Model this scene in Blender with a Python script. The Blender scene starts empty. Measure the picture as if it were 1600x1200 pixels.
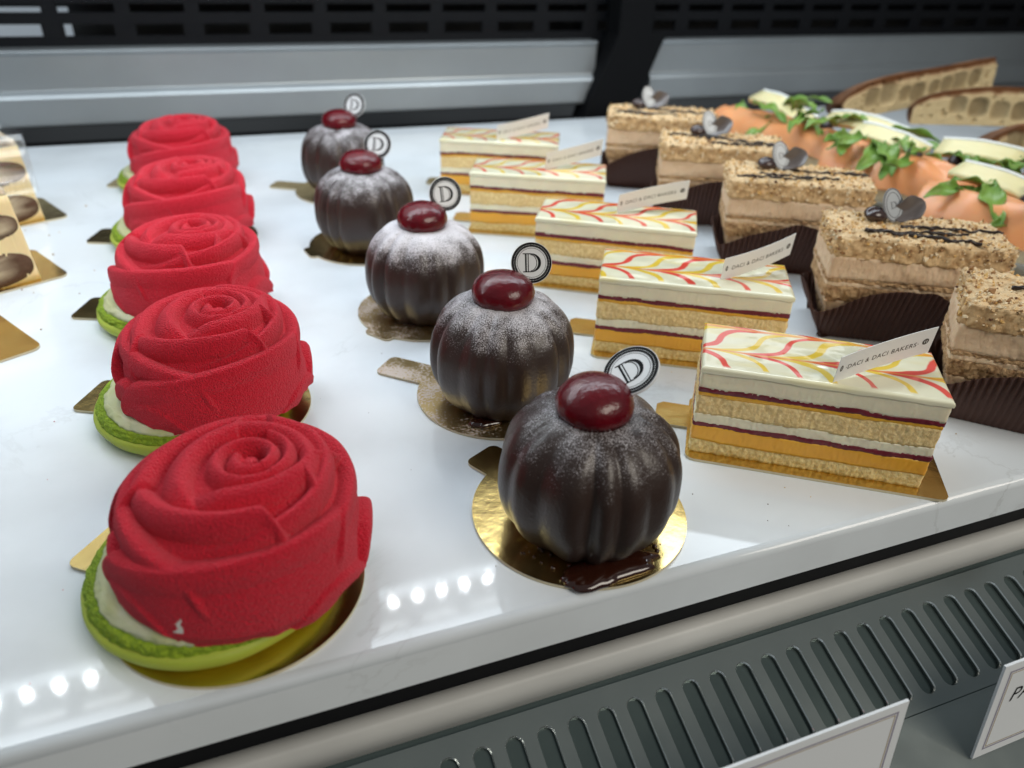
import bpy, math, random
import numpy as np
from mathutils import Matrix, Vector, Euler

# ------------------------------------------------------------------ camera, world, lights, exposure
S = bpy.context.scene
COL = S.collection
MM = 0.001
cam_d = bpy.data.cameras.new('camera')
cam = bpy.data.objects.new('camera', cam_d); COL.objects.link(cam); S.camera = cam
R_ = Vector((0.93414411, -0.35528715, 0.03385007)); U_ = Vector((0.15747001, 0.49542033, 0.85426102)); F_ = Vector((0.32027798, 0.79267253, -0.51874105))
m = Matrix((R_, U_, -F_)).transposed().to_4x4(); m.translation = Vector((0, 0, 0.178)); cam.matrix_world = m
cam_d.sensor_width = 36; cam_d.lens = 27.0
cam_d.clip_start = 0.01; cam_d.clip_end = 50
cam_d.dof.use_dof = True; cam_d.dof.focus_distance = 0.285; cam_d.dof.aperture_fstop = 9.5

W = bpy.data.worlds.new('World'); S.world = W; W.use_nodes = True
wn = W.node_tree; wb = wn.nodes['Background']; wb.inputs[1].default_value = 1.0
tcw = wn.nodes.new('ShaderNodeTexCoord'); sxw = wn.nodes.new('ShaderNodeSeparateXYZ'); rw = wn.nodes.new('ShaderNodeValToRGB')
nw = wn.nodes.new('ShaderNodeTexNoise'); nw.inputs['Scale'].default_value = 2.2; nw.inputs['Detail'].default_value = 1
aw = wn.nodes.new('ShaderNodeMath'); aw.operation = 'MULTIPLY_ADD'; aw.inputs[1].default_value = 0.9
wn.links.new(tcw.outputs['Generated'], sxw.inputs[0]); wn.links.new(tcw.outputs['Generated'], nw.inputs['Vector'])
wn.links.new(nw.outputs[0], aw.inputs[0]); wn.links.new(sxw.outputs[2], aw.inputs[2])
wn.links.new(aw.outputs[0], rw.inputs[0]); wn.links.new(rw.outputs[0], wb.inputs[0])
rw.color_ramp.elements[0].position = 0.2; rw.color_ramp.elements[0].color = (0.018, 0.02, 0.022, 1)
rw.color_ramp.elements[1].position = 1.1; rw.color_ramp.elements[1].color = (0.18, 0.20, 0.21, 1)

def area(name, loc, sx, sy, power, color, rot=(0, 0, 0), spread=180):
    l = bpy.data.lights.new(name, 'AREA'); l.shape = 'RECTANGLE'; l.size = sx; l.size_y = sy; l.energy = power; l.color = color
    l.spread = math.radians(spread)
    o = bpy.data.objects.new(name, l); COL.objects.link(o); o.location = loc; o.rotation_euler = [math.radians(a) for a in rot]
    return o
area('case_lamp', (0.16, 0.50, 0.42), 1.0, 0.14, 2.75, (0.82, 0.92, 1.0))
area('rear_lamp', (0.1, 0.66, 0.30), 1.1, 0.14, 0.5, (0.88, 0.95, 1.0), (-12, 0, 0))
area('shop_lamp', (0.55, -0.6, 0.75), 0.7, 0.5, 7.5, (1.0, 0.92, 0.80), (52, 0, 30))

S.view_settings.view_transform = 'Standard'; S.view_settings.look = 'None'
S.view_settings.exposure = 0.0; S.view_settings.gamma = 1.0; S.view_settings.use_curve_mapping = False
S.render.engine = 'CYCLES'
S.cycles.use_denoising = True
S.cycles.max_bounces = 8; S.cycles.diffuse_bounces = 4; S.cycles.glossy_bounces = 4; S.cycles.transmission_bounces = 6
S.cycles.caustics_reflective = True; S.cycles.sample_clamp_indirect = 6.0
S.cycles.blur_glossy = 0.5

# ------------------------------------------------------------------ noise
def _hash(ix, iy, iz, seed):
    h = (ix.astype(np.int64) * 374761393 + iy.astype(np.int64) * 668265263 + iz.astype(np.int64) * 2147483647 + seed * 1274126177) & 0xFFFFFFFF
    h = ((h ^ (h >> 13)) * 1274126177) & 0xFFFFFFFF
    h = (h ^ (h >> 16)) & 0xFFFFFFFF
    h = (h * 2246822519) & 0xFFFFFFFF
    return ((h ^ (h >> 15)) & 0xFFFFFF) / float(0xFFFFFF)
def vnoise(x, y, z=0.0, seed=0):
    x, y, z = np.broadcast_arrays(np.asarray(x, float), np.asarray(y, float), np.asarray(z, float))
    ix, iy, iz = np.floor(x), np.floor(y), np.floor(z)
    fx, fy, fz = x - ix, y - iy, z - iz
    fx, fy, fz = [f * f * (3 - 2 * f) for f in (fx, fy, fz)]
    r = 0
    for a in (0, 1):
        for b in (0, 1):
            for c in (0, 1):
                w = (fx if a else 1 - fx) * (fy if b else 1 - fy) * (fz if c else 1 - fz)
                r = r + w * _hash(ix + a, iy + b, iz + c, seed)
    return r * 2 - 1
def fbm(x, y, z=0.0, oct=3, seed=0):
    r = 0; a = 1.0; f = 1.0; t = 0
    for i in range(oct):
        r = r + a * vnoise(np.asarray(x) * f, np.asarray(y) * f, np.asarray(z) * f, seed + i * 17); t += a; a *= 0.5; f *= 2.03
    return r / t
def sst(a, b, x):
    t = np.clip((x - a) / (b - a), 0, 1); return t * t * (3 - 2 * t)

# ------------------------------------------------------------------ materials
def mat(name, col=(0.8, 0.8, 0.8), rough=0.5, metal=0.0, attr=None, sss=0.0, sss_rad=(1, 0.5, 0.3), sss_scale=0.004, coat=0.0, sheen=0.0,
        bump=0.0, bscale=400, bdetail=3, bdist=0.0004, var=0.0, vscale=80, var_col=None, trans=0.0, spec=0.5, rvar=0.0, emit=None, estr=0.0, coat_rough=0.03, ior=1.5, sheen_tint=(1, 1, 1), noise_coord='Object'):
    M = bpy.data.materials.new(name); M.use_nodes = True
    nt = M.node_tree; b = nt.nodes['Principled BSDF']; L = nt.links
    b.inputs['Base Color'].default_value = (*col, 1); b.inputs['Roughness'].default_value = rough; b.inputs['Metallic'].default_value = metal
    b.inputs['Specular IOR Level'].default_value = spec; b.inputs['IOR'].default_value = ior
    if trans: b.inputs['Transmission Weight'].default_value = trans
    if coat: b.inputs['Coat Weight'].default_value = coat; b.inputs['Coat Roughness'].default_value = coat_rough
    if sheen:
        b.inputs['Sheen Weight'].default_value = sheen; b.inputs['Sheen Roughness'].default_value = 0.4; b.inputs['Sheen Tint'].default_value = (*sheen_tint, 1)
    if sss:
        b.inputs['Subsurface Weight'].default_value = sss; b.inputs['Subsurface Radius'].default_value = sss_rad; b.inputs['Subsurface Scale'].default_value = sss_scale
    if emit: b.inputs['Emission Color'].default_value = (*emit, 1); b.inputs['Emission Strength'].default_value = estr
    tc = nt.nodes.new('ShaderNodeTexCoord')
    src = None
    if attr:
        a = nt.nodes.new('ShaderNodeAttribute'); a.attribute_name = attr; src = a.outputs['Color']; L.new(src, b.inputs['Base Color'])
    if var:
        n = nt.nodes.new('ShaderNodeTexNoise'); n.inputs['Scale'].default_value = vscale; n.inputs['Detail'].default_value = 4
        L.new(tc.outputs[noise_coord], n.inputs['Vector'])
        rp = nt.nodes.new('ShaderNodeMapRange'); rp.inputs[1].default_value = 0.35; rp.inputs[2].default_value = 0.65
        rp.inputs[3].default_value = 0; rp.inputs[4].default_value = var; L.new(n.outputs[0], rp.inputs[0])
        mx = nt.nodes.new('ShaderNodeMix'); mx.data_type = 'RGBA'; L.new(rp.outputs[0], mx.inputs[0])
        if src: L.new(src, mx.inputs[6])
        else: mx.inputs[6].default_value = (*col, 1)
        mx.inputs[7].default_value = (*(var_col or tuple(c * 0.5 for c in col)), 1); L.new(mx.outputs[2], b.inputs['Base Color'])
    if rvar:
        n = nt.nodes.new('ShaderNodeTexNoise'); n.inputs['Scale'].default_value = vscale * 0.7; n.inputs['Detail'].default_value = 5
        L.new(tc.outputs['Object'], n.inputs['Vector'])
        rp = nt.nodes.new('ShaderNodeMapRange'); rp.inputs[3].default_value = max(rough - rvar, 0.02); rp.inputs[4].default_value = rough + rvar
        L.new(n.outputs[0], rp.inputs[0]); L.new(rp.outputs[0], b.inputs['Roughness'])
    if bump:
        n = nt.nodes.new('ShaderNodeTexNoise'); n.inputs['Scale'].default_value = bscale; n.inputs['Detail'].default_value = bdetail
        L.new(tc.outputs['Object'], n.inputs['Vector'])
        bp = nt.nodes.new('ShaderNodeBump'); bp.inputs['Strength'].default_value = bump; bp.inputs['Distance'].default_value = bdist
        L.new(n.outputs[0], bp.inputs['Height']); L.new(bp.outputs[0], b.inputs['Normal'])
        if coat: L.new(bp.outputs[0], b.inputs['Coat Normal'])
    return M
def N(M): return M.node_tree.nodes, M.node_tree.links, M.node_tree.nodes['Principled BSDF']

# ------------------------------------------------------------------ object helpers
def link(name, me, m=None, parent=None, smooth=True, loc=(0, 0, 0), rot=(0, 0, 0)):
    o = bpy.data.objects.new(name, me); COL.objects.link(o)
    if m is not None: me.materials.append(m)
    if smooth: me.polygons.foreach_set('use_smooth', np.ones(len(me.polygons), bool))
    if parent: o.parent = parent
    o.location = loc; o.rotation_euler = rot
    return o
def mesh(name, verts, faces, scale=MM, color=None):
    me = bpy.data.meshes.new(name)
    me.from_pydata((np.asarray(verts, float) * scale).tolist(), [], faces if isinstance(faces, list) else faces.tolist()); me.update()
    if color is not None:
        a = me.color_attributes.new('tint', 'FLOAT_COLOR', 'POINT'); c = np.ones((len(verts), 4)); c[:, :3] = color; a.data.foreach_set('color', c.ravel())
    return me
def tag(o, label, cat, group=None, kind=None):
    o['label'] = label; o['category'] = cat
    if group: o['group'] = group
    if kind: o['kind'] = kind
    return o
def root(name, loc, rz, label, cat, group=None):
    o = bpy.data.objects.new(name, None); COL.objects.link(o); o.location = loc; o.rotation_euler = (0, 0, rz); o.empty_display_size = 0.01
    return tag(o, label, cat, group)
def kids(o): return [c for c in bpy.data.objects if c.parent == o]
def dup(r, loc, rot, label):
    c0 = r.copy(); COL.objects.link(c0); c0.location = loc; c0.rotation_euler = rot if isinstance(rot, (tuple, list)) else (0, 0, rot); c0['label'] = label
    def rec(src, dst):
        for ch in kids(src):
            d = ch.copy(); COL.objects.link(d); d.parent = dst; rec(ch, d)
    src_children = kids(r)
    for ch in src_children:
        d = ch.copy(); COL.objects.link(d); d.parent = c0; rec(ch, d)
    return c0
def grid_faces(M, Nn, closed):
    i = np.arange(M - 1)[:, None]; j = np.arange(Nn if closed else Nn - 1)[None, :]
    a = i * Nn + j; b = i * Nn + (j + 1) % Nn; c = (i + 1) * Nn + (j + 1) % Nn; d = (i + 1) * Nn + j
    return np.stack([a, b, c, d], -1).reshape(-1, 4)
def loft(rings, cap0=True, cap1=True, closed=True, flip=False):
    rings = np.asarray(rings, float); M, n, _ = rings.shape
    f = grid_faces(M, n, closed)
    if flip: f = f[:, ::-1]
    f = f.tolist()
    if cap0: f.append(list(range(n))[::-1] if not flip else list(range(n)))
    if cap1: f.append([(M - 1) * n + k for k in range(n)] if not flip else [(M - 1) * n + k for k in range(n)][::-1])
    return rings.reshape(-1, 3), f
def rrect(L, Wd, r, n):
    """n points round a rounded rectangle centred on the origin, with outward normals"""
    a, b = L / 2 - r, Wd / 2 - r
    seg = [2 * a, math.pi * r / 2, 2 * b, math.pi * r / 2] * 1
    tot = 2 * (2 * a + 2 * b) + 2 * math.pi * r
    t = np.linspace(0, tot, n, endpoint=False); P = np.zeros((n, 2)); Q = np.zeros((n, 2))
    parts = [('l', (-a, -b - r), (1, 0), 2 * a, (0, -1)), ('c', (a, -b), -90, 0, 0), ('l', (a + r, -b), (0, 1), 2 * b, (1, 0)), ('c', (a, b), 0, 0, 0),
             ('l', (a, b + r), (-1, 0), 2 * a, (0, 1)), ('c', (-a, b), 90, 0, 0), ('l', (-a - r, b), (0, -1), 2 * b, (-1, 0)), ('c', (-a, -b), 180, 0, 0)]
    s0 = 0
    for p in parts:
        ln = p[3] if p[0] == 'l' else math.pi * r / 2
        mk = (t >= s0 - 1e-9) & (t < s0 + ln - 1e-9); u = t[mk] - s0
        if p[0] == 'l':
            P[mk] = np.array(p[1]) + u[:, None] * np.array(p[2]); Q[mk] = p[4]
        else:
            an = np.radians(p[2]) + u / r; Q[mk] = np.stack([np.cos(an), np.sin(an)], 1); P[mk] = np.array(p[1]) + r * Q[mk]
        s0 += ln
    return P, Q
def tube(path, rad, n=8, closed=False):
    P = np.asarray(path, float); T = np.gradient(P, axis=0); T /= np.linalg.norm(T, axis=1)[:, None] + 1e-9
    up = np.array([0, 0, 1.0]); A = np.cross(T, up); bad = np.linalg.norm(A, axis=1) < 1e-3; A[bad] = [1, 0, 0]
    A /= np.linalg.norm(A, axis=1)[:, None]; B = np.cross(A, T)
    rad = np.broadcast_to(rad, (len(P),)); an = np.linspace(0, 2 * np.pi, n, endpoint=False)
    rings = P[:, None] + rad[:, None, None] * (np.cos(an)[None, :, None] * A[:, None] + np.sin(an)[None, :, None] * B[:, None])
    return loft(rings, True, True)
def merge(parts):
    V = []; Fc = []; o = 0
    for v, f in parts:
        V.append(np.asarray(v)); Fc += [[i + o for i in q] for q in (f if isinstance(f, list) else f.tolist())]; o += len(v)
    return np.concatenate(V), Fc
def box(x0, x1, y0, y1, z0, z1):
    v = [(x, y, z) for z in (z0, z1) for x, y in ((x0, y0), (x1, y0), (x1, y1), (x0, y1))]
    return np.array(v, float), [[3, 2, 1, 0], [4, 5, 6, 7], [0, 1, 5, 4], [1, 2, 6, 5], [2, 3, 7, 6], [3, 0, 4, 7]]
def bevel(o, w, seg=2):
    b = o.modifiers.new('bevel', 'BEVEL'); b.width = w; b.segments = seg; b.limit_method = 'ANGLE'
    return o
def prism(poly, z0, z1):
    n = len(poly); v = [(x, y, z0) for x, y in poly] + [(x, y, z1) for x, y in poly]
    return np.array(v, float), [list(range(n))[::-1], list(range(n, 2 * n))] + [[i, (i + 1) % n, n + (i + 1) % n, n + i] for i in range(n)]
def text_mesh(s, size, spacing=1.0, shear=0.0, extrude=0.0, bold=0.0):
    c = bpy.data.curves.new('text', 'FONT'); c.body = s; c.size = size; c.space_character = spacing; c.shear = shear; c.extrude = extrude; c.offset = bold
    c.align_x = 'LEFT'; c.resolution_u = 3
    o = bpy.data.objects.new('text', c); COL.objects.link(o); bpy.context.view_layer.update()
    me = bpy.data.meshes.new_from_object(o.evaluated_get(bpy.context.evaluated_depsgraph_get()))
    v = np.array([tuple(p.co) for p in me.vertices]); f = [list(p.vertices) for p in me.polygons]
    bpy.data.objects.remove(o); bpy.data.curves.remove(c); bpy.data.meshes.remove(me)
    return v, f

# ------------------------------------------------------------------ the setting: display case
# pale engineered stone shelf
m_shelf = mat('pale_stone', (0.74, 0.79, 0.83), 0.13, spec=0.5)
nd, lk, bs = N(m_shelf)
tc = nd.new('ShaderNodeTexCoord'); n1 = nd.new('ShaderNodeTexNoise'); n1.inputs['Scale'].default_value = 5; n1.inputs['Detail'].default_value = 8; n1.inputs['Roughness'].default_value = 0.6; n1.inputs['Distortion'].default_value = 1.6
lk.new(tc.outputs['Object'], n1.inputs['Vector'])
ab = nd.new('ShaderNodeMath'); ab.operation = 'SUBTRACT'; ab.inputs[1].default_value = 0.5; lk.new(n1.outputs[0], ab.inputs[0])
ab2 = nd.new('ShaderNodeMath'); ab2.operation = 'ABSOLUTE'; lk.new(ab.outputs[0], ab2.inputs[0])
vr = nd.new('ShaderNodeMapRange'); vr.inputs[1].default_value = 0.0; vr.inputs[2].default_value = 0.009; vr.inputs[3].default_value = 1; vr.inputs[4].default_value = 0; lk.new(ab2.outputs[0], vr.inputs[0])
n2 = nd.new('ShaderNodeTexNoise'); n2.inputs['Scale'].default_value = 9; n2.inputs['Detail'].default_value = 2; lk.new(tc.outputs['Object'], n2.inputs['Vector'])
vm = nd.new('ShaderNodeMapRange'); vm.inputs[1].default_value = 0.48; vm.inputs[2].default_value = 0.66; vm.inputs[3].default_value = 0; vm.inputs[4].default_value = 0.28; lk.new(n2.outputs[0], vm.inputs[0])
mu = nd.new('ShaderNodeMath'); mu.operation = 'MULTIPLY'; lk.new(vr.outputs[0], mu.inputs[0]); lk.new(vm.outputs[0], mu.inputs[1])
mx = nd.new('ShaderNodeMix'); mx.data_type = 'RGBA'; mx.inputs[7].default_value = (0.36, 0.37, 0.37, 1)
cl = nd.new('ShaderNodeMix'); cl.data_type = 'RGBA'; cl.inputs[6].default_value = (0.77, 0.82, 0.86, 1); cl.inputs[7].default_value = (0.66, 0.70, 0.73, 1)
n3 = nd.new('ShaderNodeTexNoise'); n3.inputs['Scale'].default_value = 14; n3.inputs['Detail'].default_value = 6; lk.new(tc.outputs['Object'], n3.inputs['Vector'])
r3 = nd.new('ShaderNodeMapRange'); r3.inputs[1].default_value = 0.45; r3.inputs[2].default_value = 0.75; lk.new(n3.outputs[0], r3.inputs[0]); lk.new(r3.outputs[0], cl.inputs[0])
lk.new(cl.outputs[2], mx.inputs[6]); lk.new(mu.outputs[0], mx.inputs[0]); lk.new(mx.outputs[2], bs.inputs['Base Color'])
nr = nd.new('ShaderNodeTexNoise'); nr.inputs['Scale'].default_value = 60; nr.inputs['Detail'].default_value = 4; lk.new(tc.outputs['Object'], nr.inputs['Vector'])
rr = nd.new('ShaderNodeMapRange'); rr.inputs[3].default_value = 0.045; rr.inputs[4].default_value = 0.085; lk.new(nr.outputs[0], rr.inputs[0]); lk.new(rr.outputs[0], bs.inputs['Roughness'])
# slab cross-section with a rounded arris, extruded along x
prof = [(752, 0)] + [(149.2 - 3.2 * math.sin(a) + 0.0, -3.2 + 3.2 * math.cos(a)) for a in np.linspace(0, math.pi / 2, 8)] + [(146, -16.5), (147.5, -18), (752, -18)]
xs = [-620, 1500]
V, Fc = loft([[(x, y, z) for y, z in prof] for x in xs], True, True, True)
o = link('marble_shelf', mesh('marble_shelf', V, Fc), m_shelf, smooth=True); o['kind'] = 'structure'
me = o.data; me.polygons.foreach_set('use_smooth', np.zeros(len(me.polygons), bool)); me.update()
for p in me.polygons:
    if abs(p.normal.x) < 0.5 and p.area < 0.01: p.use_smooth = True

m_black = mat('black_plastic', (0.003, 0.0033, 0.004), 0.75, spec=0.12, bump=0.1, bscale=300)
m_steel = mat('brushed_steel', (0.36, 0.385, 0.40), 0.42, 0.75, var=0.25, vscale=9, rvar=0.1, bump=0.05, bscale=60)
m_refl_strip = mat('pale_reflection_tone', (0.62, 0.62, 0.60), 0.55, 0.0, var=0.35, vscale=14, rvar=0.1)
m_dark = mat('dark_enamel', (0.005, 0.0055, 0.007), 0.5, 0.0, rvar=0.1, spec=0.15)
m_duct = mat('duct_metal', (0.10, 0.13, 0.125), 0.2, 0.6, rvar=0.1)
m_dgrille = mat('dark_metal', (0.22, 0.25, 0.245), 0.22, 0.6, rvar=0.1)

V, Fc = box(-620, 1500, 753, 800, -18, -8)
o = link('rear_channel', mesh('rear_channel', V, Fc), m_black, smooth=False); o['kind'] = 'structure'

def rear_panel(x0, x1, label):
    r = root('rear_panel', (0, 0, 0), 0, label, 'metal panel', 'grey metal panels along the back of the case')
    prof = [(778, 9), (776, 11), (776, 33), (778, 36.5), (783, 38), (783, 66), (781, 69.5), (784, 71), (800, 71), (800, 9)]
    V, Fc = loft([[(x, y, z) for y, z in prof] for x in (x0, x1)])
    bevel(link('panel_sheet', mesh('panel_sheet', V, Fc), m_steel, r, smooth=False), 0.0015)
    return r
rear_panel(-620, 398, 'long grey metal panel along the back left of the case, behind the red roses')
rear_panel(462, 1500, 'grey metal panel at the back right, behind the sandwiches')
# black bracket between the panels
r = root('support_post', (0, 0, 0), 0, 'black slanted upright between the two grey rear panels', 'post')
poly = [(378, -8), (432, -8), (446, 20), (466, 72), (470, 76), (452, 80), (448, 400), (410, 400), (412, 78), (404, 60), (386, 20)]
V, Fc = prism(poly, 0, 1); V = np.stack([V[:, 0], 764 + V[:, 2] * 30, V[:, 1]], 1)
bevel(link('post_body', mesh('post_body', V, [q[::-1] for q in Fc]), m_black, r, smooth=False), 0.002)

# slotted black panel above the rear panels: solid bars leave real openings
r = root('slotted_panel', (0, 0, 0), 0, 'black slotted air panel running above the grey rear panels', 'vent panel')
parts = []
x = -620; k = 0
parts.append(box(-620, 1500, 801, 806, 66, 78.5)); parts.append(box(-620, 1500, 801, 806, 88, 97)); parts.append(box(-620, 1500, 801, 806, 104, 420))
while x < 1500:
    parts.append(box(x, x + 17, 801.3, 805.7, 78, 88.5)); parts.append(box(x + 3, x + 15, 801.3, 805.7, 96.5, 104.5)); x += 56
V, Fc = merge(parts)
link('slotted_sheet', mesh('slotted_sheet', V, Fc), m_dark, r, smooth=False)
m_glow = mat('lit_window_glow', (0.5, 0.55, 0.6), 0.5, emit=(0.75, 0.88, 1.0), estr=0.3)
m_dimw = mat('rear_wall_grey', (0.05, 0.05, 0.05), 0.8, var=0.8, vscale=12)
V, Fc = box(-620, 1500, 880, 890, 40, 300); o = link('back_wall', mesh('back_wall', V, Fc), m_dimw, smooth=False); o['kind'] = 'structure'
V, Fc = box(1500, 1512, 100, 900, -60, 500); o = link('side_wall', mesh('side_wall', V, Fc), m_dark, smooth=False); o['kind'] = 'structure'
V, Fc = box(-190, -100, 860, 866, 60, 95)
tag(link('light_box', mesh('light_box', V, Fc), m_glow, smooth=False), 'bluish white light showing through the leftmost rear slots', 'lamp')

# under the shelf: dark recess, solid pale strip in place of a blurred reflection, slotted grille
V, Fc = box(-620, 900, 156, 560, -60, -19.5); o = link('under_shelf_recess', mesh('under_shelf_recess', V, Fc), m_dark, smooth=False); o['kind'] = 'structure'
r = root('reflection_strip', (0, 0, 0), 0, 'pale solid strip below the front edge of the stone shelf, in place of a blurred reflection', 'strip')
rp_ = [(158, -36.8), (151, -36.0), (150, -36.8), (149.7, -42), (149.2, -50), (158, -51)]
V, Fc = loft([[(x, y, z) for y, z in rp_] for x in (-620, 900)], flip=False)
o = link('reflection_strip_body', mesh('reflection_strip_body', V, Fc), m_refl_strip, r)
# grille (built in its own plane: x along, t down the slope from y=146 to y=92)
r = root('air_grille', (0, 0.1465, -0.0465), 0, 'dark slotted air grille sloping down in front of the pale strip', 'grille')
r.rotation_euler = (math.radians(20), 0, 0)
pitch = 11.0; sl0, sl1 = -6.5, -36.5; hw = 2.9
ns = 44; x_start = 149.7 - pitch * 24
parts = []
for i in range(ns):
    cx = x_start + pitch * i
    if cx < -60 or cx > 330: continue
    k = 10
    hole = [(cx + hw * math.cos(a), sl0 - hw + hw * math.sin(a)) for a in np.linspace(0, math.pi, k)] + [(cx + hw * math.cos(a), sl1 + hw + hw * math.sin(a)) for a in np.linspace(math.pi, 2 * math.pi, k)]
    n = len(hole)
    outer = []
    xl, xr = cx - pitch / 2, cx + pitch / 2
    # match every hole point to a point on the cell boundary
    for (hx, hy) in hole:
        if hy > sl0 - hw + 1e-6: outer.append((cx + (hx - cx) / hw * pitch / 2, 0.0) if abs(hx - cx) < hw * 0.999 else (xl if hx < cx else xr, hy))
        elif hy < sl1 + hw - 1e-6: outer.append((cx + (hx - cx) / hw * pitch / 2, -41.0))
        else: outer.append((xl if hx < cx else xr, hy))
    v = [(a, b, 0) for a, b in outer] + [(cx + (a - cx) * 1.12, b + (0.35 if b > (sl0 + sl1) / 2 else -0.35), 0) for a, b in hole] + [(a, b, -0.5) for a, b in hole] + [(a, b, -1.6) for a, b in hole]
    f = []
    for q in range(3):
        for j in range(n): f.append([q * n + j, q * n + (j + 1) % n, (q + 1) * n + (j + 1) % n, (q + 1) * n + j])
    # corners of the cell
    parts.append((np.array(v, float), f))
    c0 = len(v)
    v2 = []
    for (ax, ay) in ((xr, 0.0), (xl, 0.0), (xl, -41.0), (xr, -41.0)): v2.append((ax, ay, 0))
    iL, iR = outer[k - 1], outer[0]
    parts.append((np.array([(xr, 0, 0), outer[0] + (0,), outer[1] + (0,)], float), [[0, 2, 1]]))
    parts.append((np.array([(xl, 0, 0), outer[k - 1] + (0,), outer[k - 2] + (0,)], float), [[0, 1, 2]]))
    parts.append((np.array([(xl, -41, 0), outer[k] + (0,), outer[k + 1] + (0,)], float), [[0, 2, 1]]))
    parts.append((np.array([(xr, -41, 0), outer[n - 1] + (0,), outer[n - 2] + (0,)], float), [[0, 1, 2]]))
V, Fc = merge(parts)
o = link('slotted_plate', mesh('slotted_plate', V, Fc), m_dgrille, r, smooth=False); o.data.materials.append(mat('slot_edge_highlight', (0.8, 0.85, 0.85), 0.2, 0.9))  # slot bevels get a brighter metal: edge highlight put into the colour
nn = np.zeros(len(o.data.polygons) * 3); o.data.polygons.foreach_get('normal', nn); nn = nn.reshape(-1, 3)
o.data.polygons.foreach_set('material_index', ((np.abs(nn[:, 2]) > 0.2) & (np.abs(nn[:, 2]) < 0.97)).astype(int))
V, Fc = merge([box(-620, 900, -95, -41.3, -1.5, 0.0), ])
link('lower_plate', mesh('lower_plate', V, Fc), m_dgrille, r, smooth=False)
V, Fc = box(-620, 900, -43, 3, -4, -1.8); link('duct_floor', mesh('duct_floor', V, Fc), m_duct, r, smooth=False)

# ------------------------------------------------------------------ LED strip above the middle of the shelf
r = root('led_strip', (0, 0.366, 0.222), 0, 'strip of cool white LEDs above the shelf, seen mirrored in the stone', 'led lamp')
V, Fc = box(-330, 140, -7, 7, -1, 6); link('led_profile', mesh('led_profile', V, Fc), mat('led_profile_metal', (0.7, 0.7, 0.72), 0.4), r, smooth=False)
m_led = mat('led_diode', (1, 1, 1), 0.5, emit=(0.9, 0.97, 1.0), estr=230)
m_led2 = mat('added_dim_glow', (1, 1, 1), 0.5, emit=(0.9, 0.97, 1.0), estr=5)
x = -318; i = 0
def diode(x, y, rd, mt, nm):
    v, f = prism([(x + rd * math.cos(a), y + rd * math.sin(a)) for a in np.linspace(0, 2 * math.pi, 12, endpoint=False)], -2.2, -1.05)
    link(nm, mesh(nm, v, f), mt, r, smooth=False)
while x < 136:
    diode(x, 1.5, 1.9, m_led, 'led_diode'); x += 16.8
V, Fc = box(-325, 137, -20.5, -15.5, -1.2, -0.2); 
x = -320
while x < 132:
    V, Fc = box(x, x + 24, -20.5, -16.5, -2.2, -1.05); link('second_row_glow', mesh('second_row_glow', V, Fc), m_led2, r, smooth=False); x += 33.6  # dim glowing row added only to mirror as the fainter second reflection
V, Fc = box(-330, 140, -22, -7.2, -1, 2); link('led_wing', mesh('led_wing', V, Fc), bpy.data.materials['led_profile_metal'], r, smooth=False)

# ------------------------------------------------------------------ cake boards
m_gold = mat('gold_card', (0.80, 0.60, 0.24), 0.2, 1.0, bump=0.35, bscale=130, bdetail=6, bdist=0.0006, var=0.5, vscale=60, var_col=(0.62, 0.42, 0.14), rvar=0.1)
m_gold_dust = mat('gold_card_sugar_dusted', (0.55, 0.42, 0.2), 0.3, 0.9, bump=0.3, bscale=150, bdist=0.0006)
nd, lk, bs = N(m_gold_dust)
tc = nd.new('ShaderNodeTexCoord'); n1 = nd.new('ShaderNodeTexNoise'); n1.inputs['Scale'].default_value = 900; n1.inputs['Detail'].default_value = 2; lk.new(tc.outputs['Object'], n1.inputs['Vector'])
n2 = nd.new('ShaderNodeTexNoise'); n2.inputs['Scale'].default_value = 60; lk.new(tc.outputs['Object'], n2.inputs['Vector'])
ad = nd.new('ShaderNodeMath'); ad.operation = 'ADD'; lk.new(n1.outputs[0], ad.inputs[0]); lk.new(n2.outputs[0], ad.inputs[1])
mr = nd.new('ShaderNodeMapRange'); mr.inputs[1].default_value = 0.98; mr.inputs[2].default_value = 1.12; lk.new(ad.outputs[0], mr.inputs[0])
mx = nd.new('ShaderNodeMix'); mx.data_type = 'RGBA'; mx.inputs[6].default_value = (0.55, 0.40, 0.18, 1); mx.inputs[7].default_value = (0.62, 0.52, 0.45, 1); lk.new(mr.outputs[0], mx.inputs[0]); lk.new(mx.outputs[2], bs.inputs['Base Color'])
iv = nd.new('ShaderNodeMath'); iv.operation = 'SUBTRACT'; iv.inputs[0].default_value = 0.95; lk.new(mr.outputs[0], iv.inputs[1]); lk.new(iv.outputs[0], bs.inputs['Metallic'])
m_cardedge = mat('card_edge', (0.62, 0.55, 0.38), 0.6, bump=0.3, bscale=900)

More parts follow.
